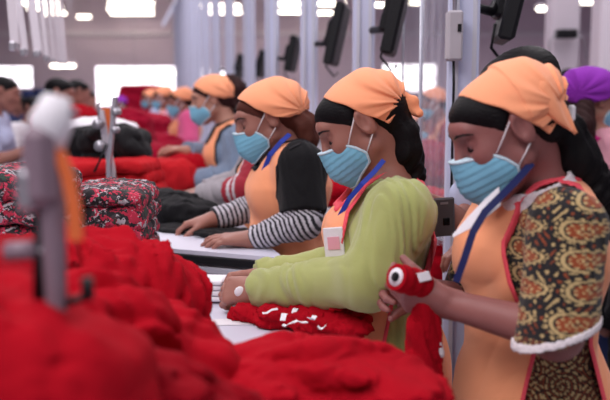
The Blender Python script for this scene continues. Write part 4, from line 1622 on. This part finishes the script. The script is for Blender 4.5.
for k, (px, py, Y, r, m, lab) in enumerate([
        (338, 190, 3.75, (.10, .12, .05), 'red', 'red garment seen between the striped sleeves and the green shirt'),
        (322, 198, 3.9, (.08, .1, .05), 'crimson', 'crimson garment low beside the back of the striped worker'),
        (350, 178, 4.3, (.1, .12, .05), 'crimson', 'crimson garment behind the mask of the woman in green'),
        (330, 184, 4.7, (.12, .12, .04), 'white', 'white garment lying among the red ones behind the posts'),
        (425, 246, 3.12, (.07, .08, .05), 'coral', 'coral garment seen low between green shirt and phone'),
        (400, 150, 5.3, (.18, .2, .12), 'red_dark', 'dark red pile behind the clear sheets'),
        (428, 160, 4.6, (.13, .15, .10), 'crimson', 'crimson pile seen through the clear sheet')]):
    c = W(px, py, Y)
    c[2] = max(c[2], .96)
    cloth(lab, 'garment', [(c, r), (V(c[0], c[1], (c[2] + .93) / 2), (r[0] * 1.1, r[1], max(.04, (c[2] - .93) / 2 + .03)))], m, .009, GB, zmin=.932, seed=110 + k, freq=18, amp=.009)


# ------------------------------------------------------------ tools on the tables
def thread_stand():
    b = W(108, 170, 3.04)
    e = empty('thread_stand', (b[0], b[1], .986), 'upright metal tagging stand with orange guide, in front of the black pile', 'machine')
    MB().box((b[0], b[1], .994), (.11, .1, .016), bev=.004).build('base', M['metal'], e)
    t0, t1 = V(b[0] + .005, b[1], 1.0), W(107, 100, 3.04)
    for s, (pa, pb), wd, m in [(0, ((112, 172), (101, 110)), .022, 'metal_white'), (1, ((109, 165), (115, 97)), .014, 'metal')]:
        a, c = W(pa[0], pa[1], 3.04 - s * .03), W(pb[0], pb[1], 3.04 - s * .03)
        a2 = V(a[0], a[1], 1.0)
        MB().strip([a2, a, c], V(wd, 0, 0), V(0, 1, 0), .03).build('side_plate', M[m], e)
    MB().strip([W(108, 150, 3.05), W(106, 108, 3.05)], V(.026, 0, 0), V(0, 1, 0), .012).build('orange_guide', M['rust'], e)
    for px, py, r in [(98, 124, .018), (116, 112, .014), (100, 146, .02), (115, 130, .012)]:
        c = W(px, py, 2.99)
        MB().tube([c + V(0, .03, 0), c - V(0, .012, 0)], [r, r], 12).build('tension_disc', M['metal'], e)
    MB().tube([W(99, 124, 3.0), W(98, 105, 3.0), W(104, 99, 3.0)], .004, 6).build('thread_guide', M['metal'], e)
    MB().tube([W(106, 145, 2.98), W(100, 160, 2.98), W(94, 172, 2.98)], .004, 6).build('wire', M['black_plastic'], e)


thread_stand()


def press():
    Y = .78
    b = W(52, 300, Y)
    e = empty('tag_press', (b[0], b[1] + .0, .931), 'blurred tall metal press with orange strap standing in the red heap, closest tool', 'machine')
    MB().box((b[0], b[1], .94), (.1, .1, .018), bev=.004).build('base', M['black_plastic'], e)
    MB().tube([V(b[0], b[1], .945), W(56, 300, Y), W(52, 200, Y), W(48, 135, Y)], [.010, .010, .012, .012], 12).build('column', M['press'], e)
    MB().box(W(44, 165, Y), (.030, .05, .075), bev=.010).build('press_head', M['press'], e)
    MB().box(W(32, 188, Y), (.022, .04, .045), bev=.008).build('motor_block', M['metal'], e)
    MB().tube([W(46, 150, Y), W(52, 120, Y), W(57, 96, Y)], [.016, .020, .012], 12).build('spool_cone', M['white'], e)
    MB().tube([W(60, 118, Y), W(68, 108, Y), W(76, 116, Y)], .004, 8).build('thread_arm', M['metal'], e)
    MB().strip([W(58, 150, Y - .01), W(68, 175, Y - .01), W(74, 205, Y - .01), W(76, 240, Y - .01)], V(.012, 0, 0), V(0, 1, 0), .006).build('orange_strap', M['rust'], e)
    MB().tube([W(40, 200, Y), W(39, 250, Y), W(40, 298, Y)], [.004, .005, .007], 8).build('needle_bar', M['black_plastic'], e)
    MB().tube([W(88, 300, Y), W(87, 278, Y)], .006, 8).tube([W(88, 296, Y), W(60, 305, Y)], .004, 8).build('stop_pin', M['black_plastic'], e)
    MB().tube([W(6, 252, Y), W(36, 250, Y)], .009, 12).build('side_roller', M['press'], e)
    MB().tube([W(33, 250, Y), W(52, 250, Y)], .005, 8).build('roller_axle', M['metal'], e)


press()

# red roll, tag and hanging piece held by the nearest worker
r0, r1 = W(396, 277, 1.445), W(431, 287, 1.500)
dr = nrm(r1 - r0)
e = empty('rolled_garment', r0, 'tight red roll with white ringed end, held in both hands of the paisley blouse worker', 'garment')
rf = cone(r0 + dr * .012, r1, .0235, .024)


def roll_fn(P):
    q = P - r0
    t = q @ dr
    rr = np.sqrt(np.maximum((q * q).sum(1) - t * t, 0))
    return np.maximum(np.maximum(rr - .0245 + .0012 * np.sin(t * 260), -t), t - .075)


sdf_obj('roll', roll_fn, r0 - .05, r1 + .06, .002, M['red'], e)
MB().tube([r0 - dr * .001, r0 + dr * .004], [.0165, .0165], 20).build('white_ring', M['white'], e)
MB().tube([r0 - dr * .003, r0 + dr * .003], [.0085, .0085], 16).build('core_hole', M['black_cloth'], e)
nr_ = nrm(nrm(np.cross(dr, V(0, 0, 1))) * .85 + V(0, 0, .55))
c = r0 + dr * .050 + nr_ * .026
MB().box(c, (.030, .003, .017), [nrm(dr + V(0, 0, .35)), nr_, nrm(np.cross(dr + V(0, 0, .35), nr_))], bev=.001).build('white_tag', M['white'], e)
cloth('red piece hanging down from the roll in front of the orange apron', 'garment',
      [(W(424, 318, 1.50), (.018, .03, .045)), (W(422, 342, 1.50), (.024, .032, .05)), (W(424, 368, 1.50), (.028, .035, .05))], 'red', .003, None, zmin=.8, seed=130, freq=75, amp=.0065, kk=.02, stretch=(1, 1, .3))
o = cloth('strip of white lace hanging beside the red piece against the apron', 'lace', [(W(437, 338, 1.485), (.006, .006, .04), 0, 15), (W(434, 356, 1.485), (.007, .006, .03))], 'lace', .0022, None, zmin=.8, seed=131, freq=90, amp=.002, kk=.01)
# plaster on the hand
# blue plastic chair behind the nearest worker
cb = W(600, 380, 2.25)
e = empty('plastic_chair', (cb[0] + .22, cb[1], 0), 'blue plastic chair low at the right edge behind the nearest worker', 'chair')
cx, cy = cb[0] + .22, cb[1]
MB().box((cx, cy, .45), (.4, .38, .03), bev=.012).build('seat', M['blue_plastic'], e)
MB().box((cx - .20, cy, .62), (.025, .36, .1), bev=.01).build('backrest', M['blue_plastic'], e)
for sx in (-1, 1):
    for sy in (-1, 1):
        MB().box((cx + sx * .18, cy + sy * .16, .22), (.035, .035, .44), bev=.006).build('leg', M['blue_plastic'], e)
for sy in (-1, 1):
    MB().box((cx - .195, cy + sy * .15, .54), (.03, .03, .20), bev=.006).build('back_post', M['blue_plastic'], e)

# grey steel trolley seen between the green shirt and the phone
tb = W(424, 255, 2.72)
e = empty('steel_trolley', (tb[0], tb[1], 0), 'grey steel trolley between the green shirt and the nearest apron', 'trolley')
for sx in (-1, 1):
    for sy in (-1, 1):
        MB().box((tb[0] + sx * .12, tb[1] + sy * .09, .53), (.022, .022, 1.06), bev=.003).build('upright', M['metal'], e)
for z in (.35, .80, 1.05):
    MB().box((tb[0], tb[1], z), (.26, .20, .018), bev=.003).build('shelf', M['metal'], e)
for sx in (-1, 1):
    for sy in (-1, 1):
        MB().tube([(tb[0] + sx * .12 - .01, tb[1] + sy * .09, .03), (tb[0] + sx * .12 + .01, tb[1] + sy * .09, .03)], .03, 12).build('wheel', M['black_plastic'], e)
cloth('red bundle on the middle shelf of the grey trolley', 'garment', [(V(tb[0], tb[1] - .02, .88), (.10, .07, .075))], 'red', .006, None, zmin=.81, seed=140, freq=30, amp=.008)
cloth('coral red garment lying on top of the grey trolley', 'garment', [(V(tb[0] - .02, tb[1], 1.085), (.11, .09, .035))], 'coral', .006, None, zmin=1.06, seed=141, freq=30, amp=.006)


# ------------------------------------------------------------ more people: phone holder, purple cap, black jacket
def lone_people():
    Y = 2.15
    L_ = arm_px((498, 172, 2.02), (476, 206, 2.10), (458, 221, 1.97), r=(.052, .045, .036, .025),
                hand=dict(d=V(-.75, -.35, .25), n=V(-.2, .95, .2), thumb_side=1, curl=(45, 50, 30), s=.9, thumb=(20, 20), opp=.3))
    R_ = dict(s=W(512, 172, 2.32), e=W(508, 235, 2.34), w=W(480, 250, 2.26), hand=dict(d=V(-1, -.2, 0), n=V(0, 0, -1), thumb_side=-1, s=.9))
    person('person with short black hair and pale blue shirt holding a phone behind the nearest worker', None,
           dict(o=W(518, 88, Y), az=182, pitch=25, s=1.0), dict(neck=W(522, 148, Y + .04), chest=W(512, 200, Y + .05), waist=W(512, 260, Y + .05), hip=W(520, 310, Y + .05), az=182, g=.92), dict(L=L_, R=R_), h=.006,
           hair='hair', cap=None, shirt=dict(mat='pale_blue', sleeve='short', len=.95, ease=.02, flare=.008, amp=.003), hairline=[(.13, .060), (.078, .056), (.052, .034), (.032, .006), (.020, -.010), (.010, .0), (-.03, -.055), (-.13, -.075), (-.15, .16), (.13, .16)])
    c = W(444, 217, 1.93)
    ax = [nrm(V(1, .1, .06)), nrm(V(-.12, 1, .15)), nrm(V(-.06, -.12, 1))]
    e = empty('mobile_phone', c, 'dark grey mobile phone held up behind the bib of the nearest apron', 'phone')
    MB().box(c, (.050, .008, .092), ax, bev=.004).build('phone_body', M['phone'], e)
    MB().box(c - ax[1] * .0045 + ax[2] * -.010 + ax[0] * .004, (.016, .003, .018), ax, bev=.002).build('camera_lens', M['phone_black'], e)
    MB().box(c - ax[1] * .0045 + ax[2] * .034, (.018, .002, .005), ax).build('logo_strip', M['metal'], e)
    # purple cap
    Y = 3.3
    s1 = W(575, 142, Y)
    person('woman in purple cap and pale pink top with magenta straps, facing away at right edge', None,
           dict(o=W(592, 100, Y), az=15, pitch=12, s=1.03), dict(neck=W(590, 130, Y), chest=W(592, 162, Y), waist=W(592, 215, Y), hip=W(592, 262, Y), az=35, g=1.02),
           dict(L=dict(s=W(566, 146, Y + .08), e=W(568, 196, Y + .10), w=W(600, 215, Y + .15)), R=dict(s=W(614, 148, Y - .07), e=W(622, 196, Y - .1), w=W(640, 215, Y))), h=.0065, hair='hair_dark_brown', skin='skin_pale',
           cap='purple', cap_name='cap', capthick=.030, kline=[(.10, .17), (.085, .060), (.05, .03), (.01, .010), (-.05, -.02), (-.10, -.028), (-.17, -.0), (-.17, .17)], kseed=3, knot=(-.11, 0, 0),
           shirt=dict(mat='pale_pink', sleeve='short', len=.7, ease=.01, amp=.003), apron=None,
           tail=dict(pts=[W(585, 108, Y - .10), W(583, 125, Y - .13), W(585, 146, Y - .13), W(588, 166, Y - .11)], r=[.035, .042, .038, .012]), extra=straps)
    # black jacket
    Y = 2.75
    person('person in black jacket partly seen behind the nearest worker at right edge', None,
           dict(o=W(672, 130, Y), az=200, pitch=10, s=1.0), dict(neck=W(668, 168, Y), chest=W(662, 215, Y), waist=W(660, 290, Y), hip=W(660, 350, Y), az=200, g=1.08),
           dict(L=dict(s=W(650, 190, Y - .17), e=W(640, 262, Y - .22), w=W(622, 320, Y - .2)), R=dict(s=W(628, 192, Y + .12), e=W(616, 262, Y + .15), w=W(606, 330, Y + .1))), h=.008, hair='hair', cap=None, mask=False,
           shirt=dict(mat='black_cloth', sleeve='long', ease=.02, amp=.006, name='jacket', drop=.2), trousers='black_cloth')


def straps(root, c):
    f, L, C, N = c['f'], c['L'], c['C'], c['N']
    for s in (1, -1):
        pts = [N - f * .055 + L * s * .075 + V(0, 0, -.02), C - f * .108 + L * s * .03 + V(0, 0, .05), C - f * .112 - L * s * .02, C - f * .105 - L * s * .09 + V(0, 0, -.10)]
        MB().strip(pts, L * .030 + V(0, 0, .012), -f, .004).build('cross_strap', M['magenta'], root)


lone_people()

# ------------------------------------------------------------ distant workers: two built once, then copied
def template(kind):
    A_ = dict(L=dict(s=V(0, -.165, 1.15), e=V(-.05, -.20, .93), w=V(-.27, -.13, 1.0), r=(.05, .042, .04, .028)), R=dict(s=V(0, .165, 1.15), e=V(-.05, .2, .93), w=V(-.27, .12, .99), r=(.05, .042, .04, .028)))
    for a in 'LR':
        A_[a]['hand'] = dict(d=V(-1, 0, -.1), n=V(0, 0, -1), thumb_side=1 if a == 'L' else -1)
    kw = dict(T=dict(neck=V(0, 0, 1.205), chest=V(.01, 0, 1.07), waist=V(.02, 0, .90), hip=V(.04, 0, .78), az=180, g=1.0))
    H_ = dict(o=V(-.075, 0, 1.335), az=180, pitch=16)
    if kind == 'apron':
        return person('x', None, H_, kw['T'], A_, h=.013, shirt=dict(mat='pink', sleeve='long', len=.8), apron=dict(trim=None),
                      kline=[(.075, .17), (.068, .076), (.036, .046), (.008, .022), (-.03, .0), (-.066, -.010), (-.10, -.014), (-.17, -.0), (-.17, .17)])
    return person('x', None, H_, kw['T'], A_, h=.013, shirt=dict(mat='white', sleeve='short', len=.8), cap=None, mask=False)


def copy_tree(o, parent=None):
    c = o.copy()
    COL.objects.link(c)
    if parent is not None:
        c.parent = parent
    for ch in list(o.children):
        copy_tree(ch, c)
    return c


def recolor(o, key, m):
    for ch in o.children:
        if ch.name.split('.')[0] == key and ch.type == 'MESH' and len(ch.material_slots):
            ch.material_slots[0].link = 'OBJECT'
            ch.material_slots[0].material = M[m]


BG = [  # px, py of the head, distance, turn, kind, shirt, cap, hair, label
    (163, 97, 8.6, 0, 'apron', 'pale_pink', None, None, 'orange kerchiefed worker next behind the one in pink knit'),
    (150, 98, 10.6, 4, 'apron', 'pale_blue', None, None, 'orange kerchiefed worker, third down from the sweater'),
    (141, 101, 13.0, -5, 'apron', 'crimson', None, None, 'far worker in orange kerchief in front of the bright window'),
    (432, 103, 6.0, 12, 'apron', 'crimson', None, None, 'worker in orange kerchief seen through the clear plastic sheet'),
    (411, 126, 4.9, 160, 'apron', 'purple', None, None, 'worker with orange kerchief in purple sleeves behind the green shirt ponytail'),
    (384, 104, 8.8, 20, 'apron', 'pink', None, None, 'small distant orange kerchief above the ponytail of the green shirt'),
    (350, 106, 9.8, 10, 'apron', 'white', None, None, 'distant worker between the middle posts'),
    (119, 104, 11.0, 40, 'apron', 'crimson', 'purple', None, 'distant worker in purple headcloth above the crimson heap'),
    (60, 93, 6.0, 175, 'plain', 'pale_pink', None, 'hair', 'dark haired worker in pale pink bending over the heap at left'),
    (78, 92, 7.5, 200, 'plain', 'hair_brown', None, 'hair', 'dark haired worker in brown top, right of the one in pale pink'),
    (88, 99, 9.5, 180, 'plain', 'crimson', None, 'hair', 'small distant worker in crimson top left of the bright window'),
    (34, 108, 7.2, 150, 'plain', 'white', None, 'hair', 'dark haired worker in white in the next aisle'),
    (3, 92, 5.6, 185, 'plain', 'pale_blue', None, 'hair', 'standing worker in pale shirt at the left edge'),
    (20, 104, 9.8, 170, 'plain', 'navy', None, 'hair', 'distant worker in dark blue at far left'),
    (48, 104, 10.5, 190, 'plain', 'teal', None, 'hair', 'distant worker in teal at far left'),
    (572, 86, 5.4, 190, 'plainmask', 'pale_pink', None, 'hair', 'dark haired worker with mask left of the purple cap'),
    (548, 104, 8.5, 20, 'apron', 'teal', None, None, 'distant worker behind the broad white column'),
    (600, 86, 7.5, 60, 'apron', 'magenta', None, None, 'distant worker above the purple cap at right edge'),
    (468, 98, 7.2, 30, 'apron', 'pink', None, None, 'distant worker hidden behind the thick post'),
    (400, 96, 12.0, 15, 'plain', 'white', None, 'hair', 'far off worker in white near the right window'),
]
proto = {}
for (px, py, Y, rot, kind, sh, capc, hr, lab) in BG:
    base = 'apron' if kind == 'apron' else 'plain'
    if base not in proto:
        proto[base] = template(base)
        o = proto[base]
        first = True
    else:
        o = copy_tree(proto[base])
    hd = W(px, py, Y)
    a = math.radians(rot)
    s = 1.0
    off = Matrix.Rotation(a, 3, 'Z') @ Vector((-.115, 0, 0))
    o.location = (hd[0] - off[0], hd[1] - off[1], 0)
    o.rotation_euler = (0, 0, a)
    k = hd[2] / 1.335
    o.scale = (k ** .5, k ** .5, k)
    if sh.startswith('hair'):
        recolor(o, 'shirt', 'rust')
    else:
        recolor(o, 'shirt', sh)
    if capc:
        recolor(o, 'kerchief', capc)
    tag(o, lab, 'person', 'workers further off in the hall')

# racks of garments in the distance
for k, (x0, x1, y0, y1, Y, m, lab) in enumerate([(124, 160, 88, 109, 12, 'crimson', 'maroon bale standing before the bright far window'), (30, 60, 92, 118, 11, 'navy', 'dark bale in the next aisle at far left'),
                                                (380, 400, 108, 135, 10.5, 'crimson', 'crimson bale behind the ponytail of the green shirt'), (440, 452, 98, 128, 8, 'teal', 'teal bale beside the thick post'),
                                                (536, 548, 84, 112, 8, 'teal', 'teal bale left of the broad white column')]):
    a, b = W(x0, y0, Y), W(x1, y1, Y)
    c = V((a[0] + b[0]) / 2, Y, a[2] / 2)
    W2, T2 = (b[0] - a[0]) / 2, a[2] / 2

    def fn(P, c=c, W2=W2, T2=T2):
        q = np.abs(P - c) - V(W2, .25, T2)
        return np.sqrt((np.maximum(q, 0) ** 2).sum(1)) + np.minimum(q.max(1), 0) - .02 + folds(P, 9, .02, 5)
    tag(sdf_obj('garment_bale', lambda P, fn=fn: np.maximum(fn(P), .002 - P[:, 2]), c - V(W2 + .1, .4, T2 + .0), c + V(W2 + .1, .4, T2 + .1), .03, M[m], None, None, V(c[0], Y, 0)), lab, 'bale')
